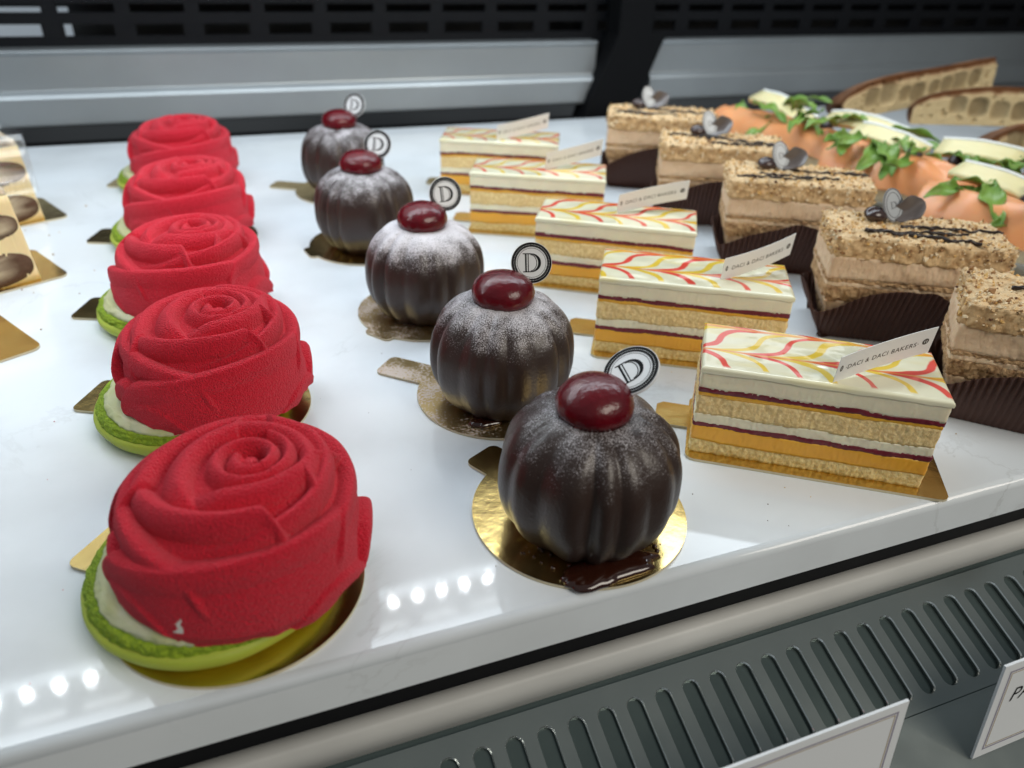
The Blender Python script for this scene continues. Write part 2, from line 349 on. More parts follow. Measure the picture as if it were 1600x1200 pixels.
def round_board_mesh(R, tabdir, tablen=60, tabw=24, crn=3):
    """disc with a rounded rectangular tab"""
    a0 = math.radians(tabdir); h = math.asin(min(tabw / 2 / R, 0.9))
    out = [(R * math.cos(a), R * math.sin(a)) for a in np.linspace(a0 + h, a0 + 2 * math.pi - h, 90)]
    loc = []
    for cx, cy, s in ((tablen - crn, -tabw / 2 + crn, -90), (tablen - crn, tabw / 2 - crn, 0)):
        for a in np.linspace(math.radians(s), math.radians(s + 90), 5): loc.append((cx + crn * math.cos(a), cy + crn * math.sin(a)))
    for u, v in loc: out.append((u * math.cos(a0) - v * math.sin(a0), u * math.sin(a0) + v * math.cos(a0)))
    return out
def board_obj(name, outline, T, loc, rz, label, group, mt=None, rot=None):
    o = root(name, loc, rz, label, 'cake board', group)
    V, Fc = prism(outline, 0.15, T); me = mesh('card', V, Fc)
    c = link('card', me, mt or m_gold, o, smooth=False); me.materials.append(m_cardedge)
    for p in me.polygons:
        if abs(p.normal.z) < 0.5: p.material_index = 1
    if rot: o.rotation_euler = rot
    return o
ROSE_BOARD = [(-12, 186, 141, 'round gold card under the frontmost red rose cake, tab to the back left', 55), (-13.5, 290, 152, 'round gold card under the second red rose cake from the front', 57),
              (-18, 385, 158, 'round gold card under the middle red rose cake of the row', 60), (-17, 494, 160, 'round gold card under the second red rose cake from the back', 62), (-19, 612, 160, 'round gold card under the backmost red rose cake', 55)]
CHOC_BOARD = [(101.5, 184, 118, 'round gold card under the frontmost dark chocolate cake', 48), (101, 266, 137, 'sugar dusted gold card with tab under the second chocolate cake from the front', 57),
              (93, 355, 215, 'sugar dusted round gold card under the middle chocolate cake', 38.5), (83, 457, 190, 'gold card under the second chocolate cake from the back', 38.5), (89, 568, 150, 'gold card with tab under the backmost chocolate cake', 56)]
for x, y, d, lb, tl in ROSE_BOARD:
    board_obj('round_cake_board', round_board_mesh(37.5, d, tl), 1.2, (x * MM, y * MM, 0), 0, lb, 'gold cards under the red rose cakes')
for i, (x, y, d, lb, tl) in enumerate(CHOC_BOARD):
    board_obj('round_cake_board', round_board_mesh(37.5 if i == 0 else 35, d, tl, 16), 1.2, (x * MM, y * MM, 0), 0, lb, 'gold cards under the chocolate cakes', m_gold_dust if i in (1, 2) else None)

# ------------------------------------------------------------------ red rose cakes
def build_rose(seed, full=True, spin=0.0):
    rs = np.random.RandomState(seed)
    nt_, ns_ = (560, 260) if full else (360, 170)
    a = np.linspace(0.001, 1, 400) * math.pi / 2
    Rr, Hh, n = 35.8, 38.2, 2.55
    pr_ = Rr * np.sin(a) ** (2 / n); pz = Hh * np.cos(a) ** (2 / n)
    pz = pz - 1.0 * np.cos(np.clip(pr_ / 30, 0, 1) * math.pi / 2) ; pr_ = np.concatenate([[0], pr_]); pz = np.concatenate([[pz[0]], pz])
    s = np.concatenate([[0], np.cumsum(np.hypot(np.diff(pr_), np.diff(pz)))])
    ss = np.linspace(0, s[-1], ns_); r0 = np.interp(ss, s, pr_); z0 = np.interp(ss, s, pz)
    k = np.ones(5) / 5
    dr = np.gradient(r0); dz = np.gradient(z0); ln = np.hypot(dr, dz); nr_, nz_ = -dz / ln, dr / ln
    nr_, nz_ = -(-nr_), -(-nz_)
    nr_ = np.abs(nr_); nz_ = np.abs(nz_)
    th = np.linspace(0, 2 * math.pi, nt_, endpoint=False)
    TH, SS = np.meshgrid(th, ss)
    base = -7.5 * np.ones_like(TH)
    # coiled bud in the centre
    disp = base.copy()
    def prof(d, D, lip=3.4, wall=8.0, fall=4.6):
        x = np.clip(d / lip, 0, 1)
        up = -wall * (1 - np.sqrt(np.clip(1 - (1 - x) ** 2, 0, 1)))
        dn = -D * np.minimum((np.clip(d - lip * 0.55, 0, None) / (fall * 1.55)) ** 2.3, 1.25)
        return np.where(d < 0, -50, up + dn)
    ph = ((TH - math.radians(300)) / (2 * math.pi)) % 1.0
    for kx in range(-1, 3):
        rim = 2.4 + 5.0 * (ph + kx); d = SS - rim
        v = prof(d, 3.8, 2.3, 4.5, 2.4) + 0.4 * kx
        v = np.where((rim > 9.0) | (rim < 0.2), -50, v)
        disp = np.maximum(disp, v)
    P = [  # centre angle, half width, rim distance, end curl, skew, offset, D, turn
        (285, 76, 9.6, 5.0, 0.8, 0.4, 4.0, 1), (158, 74, 12.6, 3.0, 1.8, 0.1, 4.2, -1), (40, 84, 12.4, 3.0, 0.8, 0.3, 4.2, -1),
        (226, 60, 20.6, 2.5, -3.6, 1.2, 4.4, 1), (-20, 88, 20.6, 2.5, -5.0, 0.8, 4.4, 1), (108, 80, 20.8, 3.5, 0.5, 0.9, 4.4, 1),
        (176, 72, 29.8, 5, 1.0, 1.4, 3.6, 1), (36, 84, 29.8, 5, 0.5, 1.4, 3.6, -1), (266, 80, 32.5, 6, -4.0, 2.3, 1.7, -1), (112, 56, 30.0, 5, 0.0, 1.5, 3.6, 1),
        (-50, 30, 50, 15, 0.5, 1.6, 1.6, 0), (208, 32, 47, 16, -0.5, 1.4, 1.8, 0), (184, 24, 43, 16, 0.2, 0.8, 1.8, 0), (-14, 28, 46, 14, 0, 1.2, 1.8, 0), (60, 36, 46, 14, 0, 1.2, 2.0, 0), (120, 40, 47, 14, 0, 1.2, 2.0, 0)]
    for (c, w, s0, cu, sk, off, D, turn) in P:
        c += rs.uniform(-5, 5) * (0.4 if seed == 5 else 1) + spin; s0 += rs.uniform(-0.5, 0.5); w *= rs.uniform(0.96, 1.05)
        dth = (TH - math.radians(c) + math.pi) % (2 * math.pi) - math.pi; u = dth / math.radians(w)
        pw = 2.2 if turn == 0 else 2.0
        rim = s0 + cu * np.abs(u) ** pw + sk * u + 0.35 * fbm(TH * 2.0, TH * 0 + c, 0, 2, seed)
        free = np.clip(u * turn, 0, 2); tuck = np.clip(-u * turn, 0, 2)
        if turn: rim = rim + 10 * sst(0.82, 1.08, free) ** 1.5
        v = prof(SS - rim, D) + off
        if turn: v = v - 5.5 * sst(0.5, 1.12, tuck) + 0.5 * free - 5 * sst(0.98, 1.15, free)
        if s0 < 25: v = v - 0.4 * np.clip(SS - rim - 9, 0, None)
        elif turn and D > 3: v = v - 0.16 * np.clip(SS - rim - 12, 0, None)
        v = np.where(np.abs(u) > 1.16, -50, v)
        kk = 0.55; hh = np.clip(0.5 + 0.5 * (v - disp) / kk, 0, 1); disp = np.where(v > -40, disp + (v - disp) * hh + kk * hh * (1 - hh), disp)
    cc = 1 - sst(0.3, 2.6, SS); disp = disp * (1 - cc) - 2.6 * cc
    # surface life
    X0 = r0[:, None] * np.cos(TH); Y0 = r0[:, None] * np.sin(TH); Z0 = z0[:, None] + 0 * TH
    disp = disp + 0.12 * fbm(X0 / 6, Y0 / 5, Z0 / 5, 3, seed + 3) + 0.02 * vnoise(X0 * 2.2, Y0 * 2.2, Z0 * 2.2, seed + 9)
    disp = np.clip(disp, -7.5, 3)
    rr_ = r0[:, None] + disp * nr_[:, None] * 0.75 + 1.2; rr_[0] = 0
    zz = z0[:, None] + disp * nz_[:, None]
    bot = sst(0.93, 1.0, SS / ss[-1]); rr_ = rr_ - bot * (1.5 + 1.2 * fbm(TH * 5, 0 * TH, 0, 2, seed))
    zz = zz + bot * 1.2 * fbm(TH * 4, 0 * TH + 5, 0, 2, seed)
    sh = 0.5 + 0.5 * np.cos(np.clip(SS / 42, 0, 1) * math.pi)
    V = np.stack([rr_ * np.cos(TH) + 4.5 * sh, rr_ * np.sin(TH) - 2.5 * sh, zz + 10.2], -1).reshape(-1, 3)
    f = grid_faces(ns_, nt_, True)[:, ::-1]
    return V, f
m_rose = mat('red_velvet_spray', (0.74, 0.025, 0.052), 0.85, spec=0.15, sheen=0.3, sheen_tint=(1, 0.45, 0.5), bump=1.0, bscale=1700, bdetail=2, bdist=0.0016, var=0.5, vscale=1500, var_col=(0.54, 0.008, 0.018))
m_mac = mat('green_macaron', (0.42, 0.50, 0.055), 0.6, sss=0.3, sss_rad=(0.5, 1, 0.2), sss_scale=0.002, bump=0.12, bscale=700, var=0.3, vscale=60, var_col=(0.36, 0.44, 0.06))
m_foot = mat('green_macaron_foot', (0.30, 0.42, 0.02), 0.85, bump=1.0, bscale=900, bdist=0.001, var=0.8, vscale=500, var_col=(0.16, 0.27, 0.01))
m_cream_g = mat('pistachio_cream', (0.55, 0.58, 0.30), 0.5, sss=0.3, sss_rad=(1, 1, 0.5), sss_scale=0.003, bump=0.3, bscale=500, var=0.7, vscale=130, var_col=(0.62, 0.64, 0.47))
def lathe(prof, n=220, fr=None):
    th = np.linspace(0, 2 * math.pi, n, endpoint=False); rings = []
    for i, (r0, z0) in enumerate(prof):
        rr = np.full(n, float(r0)); zz = np.full(n, float(z0))
        if fr: rr, zz = fr(i, th, rr, zz)
        rings.append(np.stack([rr * np.cos(th), rr * np.sin(th), zz], 1))
    V, Fc = loft(rings, True, True); return V, Fc
def rose_cake(i, x, y, rz, label, first=None):
    o = root('rose_cake', (x * MM, y * MM, 0.00125), rz, label, 'cake', 'red rose cakes in the left row')
    V, f = build_rose(5 + i, i < 3, 0 if i == 0 else [0, 14, -16, 8, 22][i])
    link('rose_mousse', mesh('rose_mousse', V, f), m_rose, o, loc=(0.002, 0.001, 0.0))
    sd = 30 + i
    def fsh(k, th, rr, zz): return rr + 0.5 * fbm(th * 3, th * 0 + k * 0.1, 0, 2, sd), zz + 0.4 * fbm(th * 2, th * 0, 0, 2, sd + 1) * (zz > 1)
    P = [(31.0, 0.0), (34.3, 0.5), (36.2, 1.8), (37.0, 3.4), (37.0, 5.0), (36.4, 6.2), (34.5, 6.6)]
    V, f = lathe(P, 200, fsh); sh = link('macaron_shell', mesh('macaron_shell', V, f), m_mac, o, loc=(-0.0085, 0.0035, 0))
    zs = np.linspace(5.8, 9.6, 12); pf = [(36.2 - 0.12 * (z - 5.8) ** 2 * 0.6, z) for z in zs]
    def fft(k, th, rr, zz):
        w = math.sin(min(max(k / 11, 0), 1) * math.pi)
        return rr + w * (0.9 * fbm(th * 28, th * 0 + zs[k] * 1.3, 0, 3, sd + 4) + 0.9 * fbm(th * 6, th * 0 + zs[k] * 0.6, 0, 2, sd + 7)) - 0.5, zz
    V, f = lathe(pf, 420, fft); link('macaron_foot', mesh('macaron_foot', V, f), m_foot, o, loc=(-0.0085, 0.0035, 0))
    zc = np.linspace(8.6, 12.6, 12); pf = [(33.6 + 1.2 * math.sin((z - 8.6) / 4.2 * math.pi) - 0.35 * (z - 8.6), z) for z in zc]
    def fcr(k, th, rr, zz): return rr + 0.9 * fbm(th * 7, th * 0 + zc[k] * 0.5, 0, 3, sd + 11) + 0.3 * vnoise(th * 40, zc[k] + th * 0, 0, sd), zz + 0.5 * fbm(th * 5, th * 0, 0, 2, sd + 12)
    V, f = lathe(pf, 300, fcr); link('cream_layer', mesh('cream_layer', V, f), m_cream_g, o, loc=(-0.0066, 0.0025, 0))
    return o
RC = [(-9.5, 187, 0.0, 'frontmost red velvet rose cake with a small white chip, on a green macaron'), (-13, 289, 0.05, 'second red velvet rose cake from the front of its row'),
      (-19, 384, -0.06, 'middle red velvet rose cake of the five in the row'), (-18, 494, 0.1, 'second red velvet rose cake from the back of its row'), (-20, 612, 0.0, 'backmost red velvet rose cake, nearest the grey rear panel')]
for i, (x, y, rz, lb) in enumerate(RC):
    o = rose_cake(i, x, y, rz, lb)
    if i == 0:
        # a chip in the red coat showing the white cream under it
        ms = [c for c in kids(o) if c.name.startswith('rose_mousse')][0].data; ms.materials.append(mat('white_cream_chip', (0.82, 0.78, 0.72), 0.6))
        cen = np.zeros(len(ms.polygons) * 3); ms.polygons.foreach_get('center', cen); cen = cen.reshape(-1, 3) * 1000
        du = (np.arctan2(cen[:, 1], cen[:, 0]) - math.radians(-121)) * 36; dv = cen[:, 2] - 17.5
        q = (np.abs(du - 0.25 * dv + 0.5 * vnoise(cen[:, 2] * 1.3, 0, 0, 3)) < 1.0 * (1 - (dv / 3.2)) * 0.8 * (dv > -2.2) + 0.25 * vnoise(cen[:, 2] * 2, cen[:, 0] * 2, 0, 4)) & (np.abs(dv) < 3.0)
        mi = np.zeros(len(ms.polygons), int); mi[q] = 1; ms.polygons.foreach_set('material_index', mi)

# ------------------------------------------------------------------ dark chocolate cakes
def choc_material():
    M = mat('dark_chocolate_glaze', (0.034, 0.020, 0.016), 0.38, spec=0.45, bump=0.5, bscale=900, bdist=0.0003, coat=0.12, coat_rough=0.2)
    nd, lk, bs = N(M)
    tc = nd.new('ShaderNodeTexCoord'); sx = nd.new('ShaderNodeSeparateXYZ'); lk.new(tc.outputs['Object'], sx.inputs[0])
    at = nd.new('ShaderNodeAttribute'); at.attribute_type = 'OBJECT'; at.attribute_name = 'dust'
    # height mask: 0.030 .. 0.052 m
    hm = nd.new('ShaderNodeMapRange'); hm.inputs[1].default_value = 0.027; hm.inputs[2].default_value = 0.052; lk.new(sx.outputs[2], hm.inputs[0])
    nf = nd.new('ShaderNodeTexNoise'); nf.inputs['Scale'].default_value = 2300; nf.inputs['Detail'].default_value = 1.5; lk.new(tc.outputs['Object'], nf.inputs['Vector'])
    nc = nd.new('ShaderNodeTexNoise'); nc.inputs['Scale'].default_value = 130; nc.inputs['Detail'].default_value = 4; lk.new(tc.outputs['Object'], nc.inputs['Vector'])
    a = nd.new('ShaderNodeMath'); a.operation = 'MULTIPLY_ADD'; lk.new(hm.outputs[0], a.inputs[0]); lk.new(at.outputs['Fac'], a.inputs[1]); lk.new(nf.outputs[0], a.inputs[2])
    b = nd.new('ShaderNodeMath'); b.operation = 'MULTIPLY_ADD'; lk.new(nc.outputs[0], b.inputs[0]); b.inputs[1].default_value = 0.7; lk.new(a.outputs[0], b.inputs[2])
    t = nd.new('ShaderNodeMapRange'); t.inputs[1].default_value = 1.12; t.inputs[2].default_value = 1.48; lk.new(b.outputs[0], t.inputs[0])
    # only on upward faces
    gm = nd.new('ShaderNodeNewGeometry'); sn = nd.new('ShaderNodeSeparateXYZ'); lk.new(gm.outputs['Normal'], sn.inputs[0])
    um = nd.new('ShaderNodeMapRange'); um.inputs[1].default_value = 0.0; um.inputs[2].default_value = 0.45; lk.new(sn.outputs[2], um.inputs[0])
    mm = nd.new('ShaderNodeMath'); mm.operation = 'MULTIPLY'; lk.new(t.outputs[0], mm.inputs[0]); lk.new(um.outputs[0], mm.inputs[1])
    mx = nd.new('ShaderNodeMix'); mx.data_type = 'RGBA'; mx.inputs[6].default_value = (0.034, 0.020, 0.016, 1); mx.inputs[7].default_value = (0.66, 0.63, 0.66, 1)
    lk.new(mm.outputs[0], mx.inputs[0]); lk.new(mx.outputs[2], bs.inputs['Base Color'])
    mr = nd.new('ShaderNodeMapRange'); mr.inputs[3].default_value = 0.38; mr.inputs[4].default_value = 0.9; lk.new(mm.outputs[0], mr.inputs[0]); lk.new(mr.outputs[0], bs.inputs['Roughness'])
    return M
m_choc = choc_material()
m_cherry = mat('red_berry_jelly', (0.12, 0.002, 0.007), 0.26, spec=0.4, coat=0.22, coat_rough=0.03, bump=0.5, bscale=420, bdetail=3, bdist=0.0006, sss=0.15, sss_rad=(1, 0.1, 0.1), sss_scale=0.003, var=0.4, vscale=90, var_col=(0.05, 0.001, 0.005))
m_white = mat('white_plaque', (0.72, 0.73, 0.74), 0.35)
m_ink = mat('black_ink', (0.008, 0.008, 0.009), 0.7, spec=0.15)
m_paper = mat('white_paper_band', (0.78, 0.78, 0.76), 0.55)
m_inkp = mat('dark_print', (0.07, 0.06, 0.05), 0.6)
m_syrup = mat('dark_syrup', (0.03, 0.008, 0.004), 0.06, coat=0.6)

def ribbon(pts, wd, z=0.0):
    P = np.asarray(pts, float); T = np.gradient(P, axis=0); T /= np.linalg.norm(T, axis=1)[:, None]; Nn = np.stack([-T[:, 1], T[:, 0]], 1)
    w = np.broadcast_to(wd, (len(P),))[:, None] / 2; A = P + Nn * w; B = P - Nn * w; n = len(P)
    v = np.concatenate([A, B]); v = np.c_[v, np.full(len(v), z)]
    return v, [[i, i + n, i + n + 1, i + 1] for i in range(n - 1)]
def letter_D(h, z=0.0):
    """serif inline capital D, height h, centred: hairline stem, thick stem, swelling bowl with an inner line"""
    k = h / 2
    parts = []
    parts.append(ribbon([(-0.62 * k, -k), (-0.62 * k, k)], 0.09 * h, z))
    parts.append(ribbon([(-0.36 * k, -k), (-0.36 * k, k)], 0.05 * h, z))
    t = np.linspace(-math.pi / 2, math.pi / 2, 30)
    parts.append(ribbon(np.stack([-0.1 * k + 0.98 * k * np.cos(t), 0.96 * k * np.sin(t)], 1), (0.05 + 0.11 * np.cos(t) ** 1.5) * h, z))
    parts.append(ribbon(np.stack([-0.1 * k + 0.66 * k * np.cos(t), 0.86 * k * np.sin(t)], 1), (0.04 + 0.0 * t) * h, z))
    parts.append(ribbon([(-0.95 * k, 0.97 * k), (-0.08 * k, 0.97 * k)], 0.055 * h, z)); parts.append(ribbon([(-0.95 * k, -0.97 * k), (-0.08 * k, -0.97 * k)], 0.055 * h, z))
    return merge(parts)
def disc(rx, ry, z0, z1, n=64):
    return prism([(rx * math.cos(a), ry * math.sin(a)) for a in np.linspace(0, 2 * math.pi, n, endpoint=False)], z0, z1)
def ring(rx, ry, w, z, n=64, scal=0.0):
    V = []; 
    for i in range(n):
        a = 2 * math.pi * i / n; q = w * (1 + scal * (1 if i % 2 else -1)); V += [(rx * math.cos(a), ry * math.sin(a), z), ((rx - q) * math.cos(a), (ry - q) * math.sin(a), z)]
    return np.array(V), [[2 * i, 2 * ((i + 1) % n), 2 * ((i + 1) % n) + 1, 2 * i + 1] for i in range(n)]
# plaque built in its own XY plane facing +Z
plq = mesh('letter_plaque', *disc(8.3, 8.3, -0.45, 0.45)); plq_ring = mesh('plaque_border', *ring(8.1, 8.1, 1.75, 0.50, 128, 0.10))
dots = merge([disc(0.13, 0.13, 0, 0.02, 6) for _ in range(1)])
pd = []
for k in range(72):
    a = 2 * math.pi * k / 72; v, f = disc(0.13, 0.13, 0.515, 0.53, 6); pd.append((v + np.array([7.15 * math.cos(a), 7.15 * math.sin(a), 0]), f))
plq_dots = mesh('border_dots', *merge(pd)); plq_D = mesh('letter_mark', *letter_D(7.4, 0.515)); plq_line = mesh('inner_ring', *ring(5.9, 5.9, 0.16, 0.505, 80))
for me_, mt_ in ((plq, m_white), (plq_ring, m_ink), (plq_dots, m_white), (plq_D, m_ink), (plq_line, m_ink)): me_.materials.append(mt_)
def plaque(parent, loc, rot, sc=1.0):
    o = bpy.data.objects.new('letter_plaque', plq); COL.objects.link(o); o.parent = parent; o.location = loc; o.rotation_euler = [math.radians(a) for a in rot]; o.scale = (sc, sc, sc)
    for nm, me_ in (('plaque_border', plq_ring), ('plaque_dots', plq_dots), ('plaque_letter', plq_D), ('plaque_line', plq_line)):
        c = bpy.data.objects.new(nm, me_); COL.objects.link(c); c.parent = o
    return o
def build_choc(seed):
    rs = np.random.RandomState(seed); nt_, nz = 420, 150
    t = np.linspace(0.0, 1, nz)                 # 0 bottom .. 1 top centre
    a = -math.pi / 2 + 0.62 + t * (math.pi - 0.62)
    Rr = 30.0; ex = 0.80
    r0 = Rr * np.abs(np.cos(a)) ** ex; z0 = 27.5 + 25.0 * np.sign(np.sin(a)) * np.where(a > 0, 1.10 * np.abs(np.sin(a)) ** 0.76, np.abs(np.sin(a)) ** 0.93)
    z0 = z0 - 3.2 * np.exp(-(r0 / 9.0) ** 2) * (a > 0)
    z0 = z0 - z0.min(); r0[-1] = 0.01
    th = np.linspace(0, 2 * math.pi, nt_, endpoint=False); TH, A = np.meshgrid(th, a)
    # irregular flutes: warp the angle
    wt = TH + 0.10 * np.sin(2 * TH + rs.uniform(0, 6)) + 0.07 * np.sin(5 * TH + rs.uniform(0, 6))
    nfl = 14; c = np.sqrt(np.cos(wt * nfl / 2) ** 2 + 0.07)
    grove = np.clip(1.035 - c, 0, 1)
    env = sst(-1.25, -0.7, A) * (1 - sst(1.05, 1.45, A)) * (0.75 + 0.35 * np.cos(3 * TH + rs.uniform(0, 6)))
    env = np.maximum(env, 0.1) * (1 + 0.55 * fbm(TH * 2.3, A * 0.8, 0, 2, seed + 7))
    g = 1 - 0.105 * grove * env
    g = g * (1 + 0.012 * fbm(2 * np.cos(TH), 2 * np.sin(TH), A * 2, 2, seed))
    rr = r0[:, None] * g; zz = z0[:, None] + 0.4 * fbm(3 * np.cos(TH), 3 * np.sin(TH), A, 2, seed + 1)
    rr[-1] = 0
    V = np.stack([rr * np.cos(TH), rr * np.sin(TH), zz], -1).reshape(-1, 3)
    f = grid_faces(nz, nt_, True).tolist(); f.append(list(range(nt_))[::-1])
    return V, f
def choc_cake(i, x, y, rz, dust, label, prot, psc=1.0, ploc=(9, 3, 57)):
    o = root('chocolate_cake', (x * MM, y * MM, 0.00125), rz, label, 'cake', 'dark chocolate dome cakes in the second row')
    V, f = build_choc(3 + i); b = link('chocolate_dome', mesh('chocolate_dome', V, f), m_choc, o); b['dust'] = dust
    prof = [(12.4, -4), (13.0, -1.8), (13.1, 0.2), (12.4, 2.6), (10.9, 4.7), (8.7, 6.4), (6.0, 7.5), (3.0, 8.1), (0.8, 8.2)]
    rs = i * 3.1
    V, f = lathe(prof, 96, lambda k, th, rr, zz: (rr * (1 + 0.02 * np.sin(2 * th + rs) + 0.012 * np.sin(5 * th + rs)), zz))
    link('berry_dome', mesh('berry_dome', V, f), m_cherry, o, loc=(-0.0008, -0.0005, 0.0500)).scale = (0.95, 0.95, 0.92)
    plaque(o, [q * MM for q in ploc], prot, psc)
    return o
CC = [(100, 177, 0.3, 0.40, 'frontmost dark chocolate cake with syrup leaking at its foot', (14, -32, -12), 1.12, (12.6, 2.6, 56.6)),
      (101, 262, 1.1, 0.66, 'second chocolate cake from the front, lightly sugar dusted shoulders', (62, 0, -14), 1.0, (12.8, 4.0, 58.5)),
      (93, 354, 2.0, 0.92, 'middle chocolate cake with the heaviest white sugar dusting', (68, 0, 2), 1.0, (12.5, 5.0, 59.0)),
      (83, 456, 2.9, 0.58, 'second chocolate cake from the back, thinly dusted', (66, 0, -30), 1.0, (11.0, 4.5, 59.0)),
      (90, 567, 4.0, 0.55, 'backmost chocolate cake, nearest the grey rear panel', (66, 0, -40), 1.0, (11.5, 4.5, 59.0))]
for i, (x, y, rz, du, lb, pr_, ps, pl) in enumerate(CC):
    o = choc_cake(i, x, y, 0.0, du, lb, pr_, ps, pl)
    bpy.data.objects
    for c in kids(o):
        if c.name.startswith('chocolate_dome'): c.rotation_euler = (0, 0, rz)
    if i == 0:
        # syrup puddle: low blob with an irregular outline, and a few beads
        th = np.linspace(0, 2 * math.pi, 90, endpoint=False); rings = []
        rad = 8.6 * (1 + 0.28 * fbm(th * 1.3, th * 0, 0, 3, 8)); rad = rad * (0.85 + 0.3 * np.abs(np.cos(th)))
        for q, z in ((1.0, 0.0), (0.985, 0.7), (0.93, 1.35), (0.8, 1.9), (0.55, 2.4), (0.25, 2.6), (0.02, 2.65)):
            rings.append(np.stack([rad * q * 1.75 * np.cos(th), rad * q * 0.85 * np.sin(th), np.full(90, z)], 1))
        V, f = loft(rings); link('syrup_puddle', mesh('syrup_puddle', V, f), m_syrup, o, loc=(-0.002, -0.0235, 0.0))
        rs = np.random.RandomState(4); ps = []
        for k in range(70):
            an = rs.uniform(math.radians(190), math.radians(320)); rd = rs.uniform(19.5, 27); s_ = rs.uniform(0.25, 0.95)
            pf = [(s_, 0.0), (s_ * 1.05, s_ * 0.4), (s_ * 0.7, s_ * 0.9), (s_ * 0.05, s_ * 1.05)]
            v, f = lathe(pf, 12); v = v + np.array([rd * math.cos(an), rd * math.sin(an), 0.0]); ps.append((v, f))
        V, f = merge(ps); link('syrup_beads', mesh('syrup_beads', V, f), m_syrup, o)['kind'] = 'stuff'
    if i == 1:
        th = np.linspace(0, 2 * math.pi, 60, endpoint=False); rad = 7 * (1 + 0.3 * fbm(th * 1.5, th * 0, 0, 3, 18))
        V, f = loft([np.stack([rad * q * np.cos(th), rad * q * 0.8 * np.sin(th), np.full(60, z)], 1) for q, z in ((1, 0), (0.95, 1.2), (0.7, 2.2), (0.3, 2.6), (0.02, 2.7))])
        link('syrup_puddle', mesh('syrup_puddle', V, f), m_syrup, o, loc=(-0.013, -0.0165, 0.0))

# ------------------------------------------------------------------ layered passion fruit slices
m_sponge = mat('golden_sponge', (0.90, 0.70, 0.36), 0.9, sss=0.2, sss_scale=0.002, bump=0.6, bscale=800, bdetail=5, bdist=0.001, var=0.6, vscale=650, var_col=(0.62, 0.40, 0.14))
m_sponge2 = mat('syrup_soaked_sponge', (0.86, 0.70, 0.35), 0.85, sss=0.2, sss_scale=0.002, bump=0.6, bscale=800, bdetail=5, bdist=0.001, var=0.6, vscale=650, var_col=(0.56, 0.34, 0.08))
m_curd = mat('orange_fruit_curd', (0.84, 0.43, 0.045), 0.35, sss=0.3, sss_rad=(1, 0.5, 0.1), sss_scale=0.003, bump=0.25, bscale=160, bdist=0.0006, var=0.4, vscale=40, var_col=(0.74, 0.34, 0.03))
m_jam = mat('dark_red_jelly_layer', (0.13, 0.010, 0.020), 0.35, bump=0.3, bscale=300, var=0.4, vscale=150, var_col=(0.24, 0.03, 0.05))
m_cream = mat('ivory_cream', (0.88, 0.81, 0.60), 0.5, sss=0.3, sss_scale=0.003, bump=0.35, bscale=240, bdist=0.0006, var=0.5, vscale=90, var_col=(0.72, 0.64, 0.50))
m_glaze = mat('marbled_mirror_glaze', (0.8, 0.8, 0.6), 0.12, attr='tint', coat=0.9, coat_rough=0.035, bump=0.4, bscale=60, bdetail=1.2, bdist=0.0035)
SL, SW = 86.0, 38.0
WS = [77]
def slab_mesh(L, Wd, z0, z1, seed, amp=0.35, fr=9.0, bulge=0.0, n=520, nz=7, crn=0.8, wav=0.25, inset=0.0):
    P, Q = rrect(L - 2 * inset, Wd - 2 * inset, crn, n); rings = []
    for z in np.linspace(z0, z1, nz):
        t = (z - z0) / (z1 - z0); d = amp * fbm(P[:, 0] / fr, P[:, 1] / fr, z / fr, 3, seed) + amp * 0.8 * vnoise(P[:, 0] * 1.1, P[:, 1] * 1.1, z * 1.1, seed + 5) + bulge * math.sin(t * math.pi)
        zz = z + wav * fbm(P[:, 0] / 13, P[:, 1] / 13, z / 5, 2, WS[0]) * (1 if 0 < z else 0)
        rings.append(np.c_[P + Q * d[:, None], zz])
    return loft(rings)
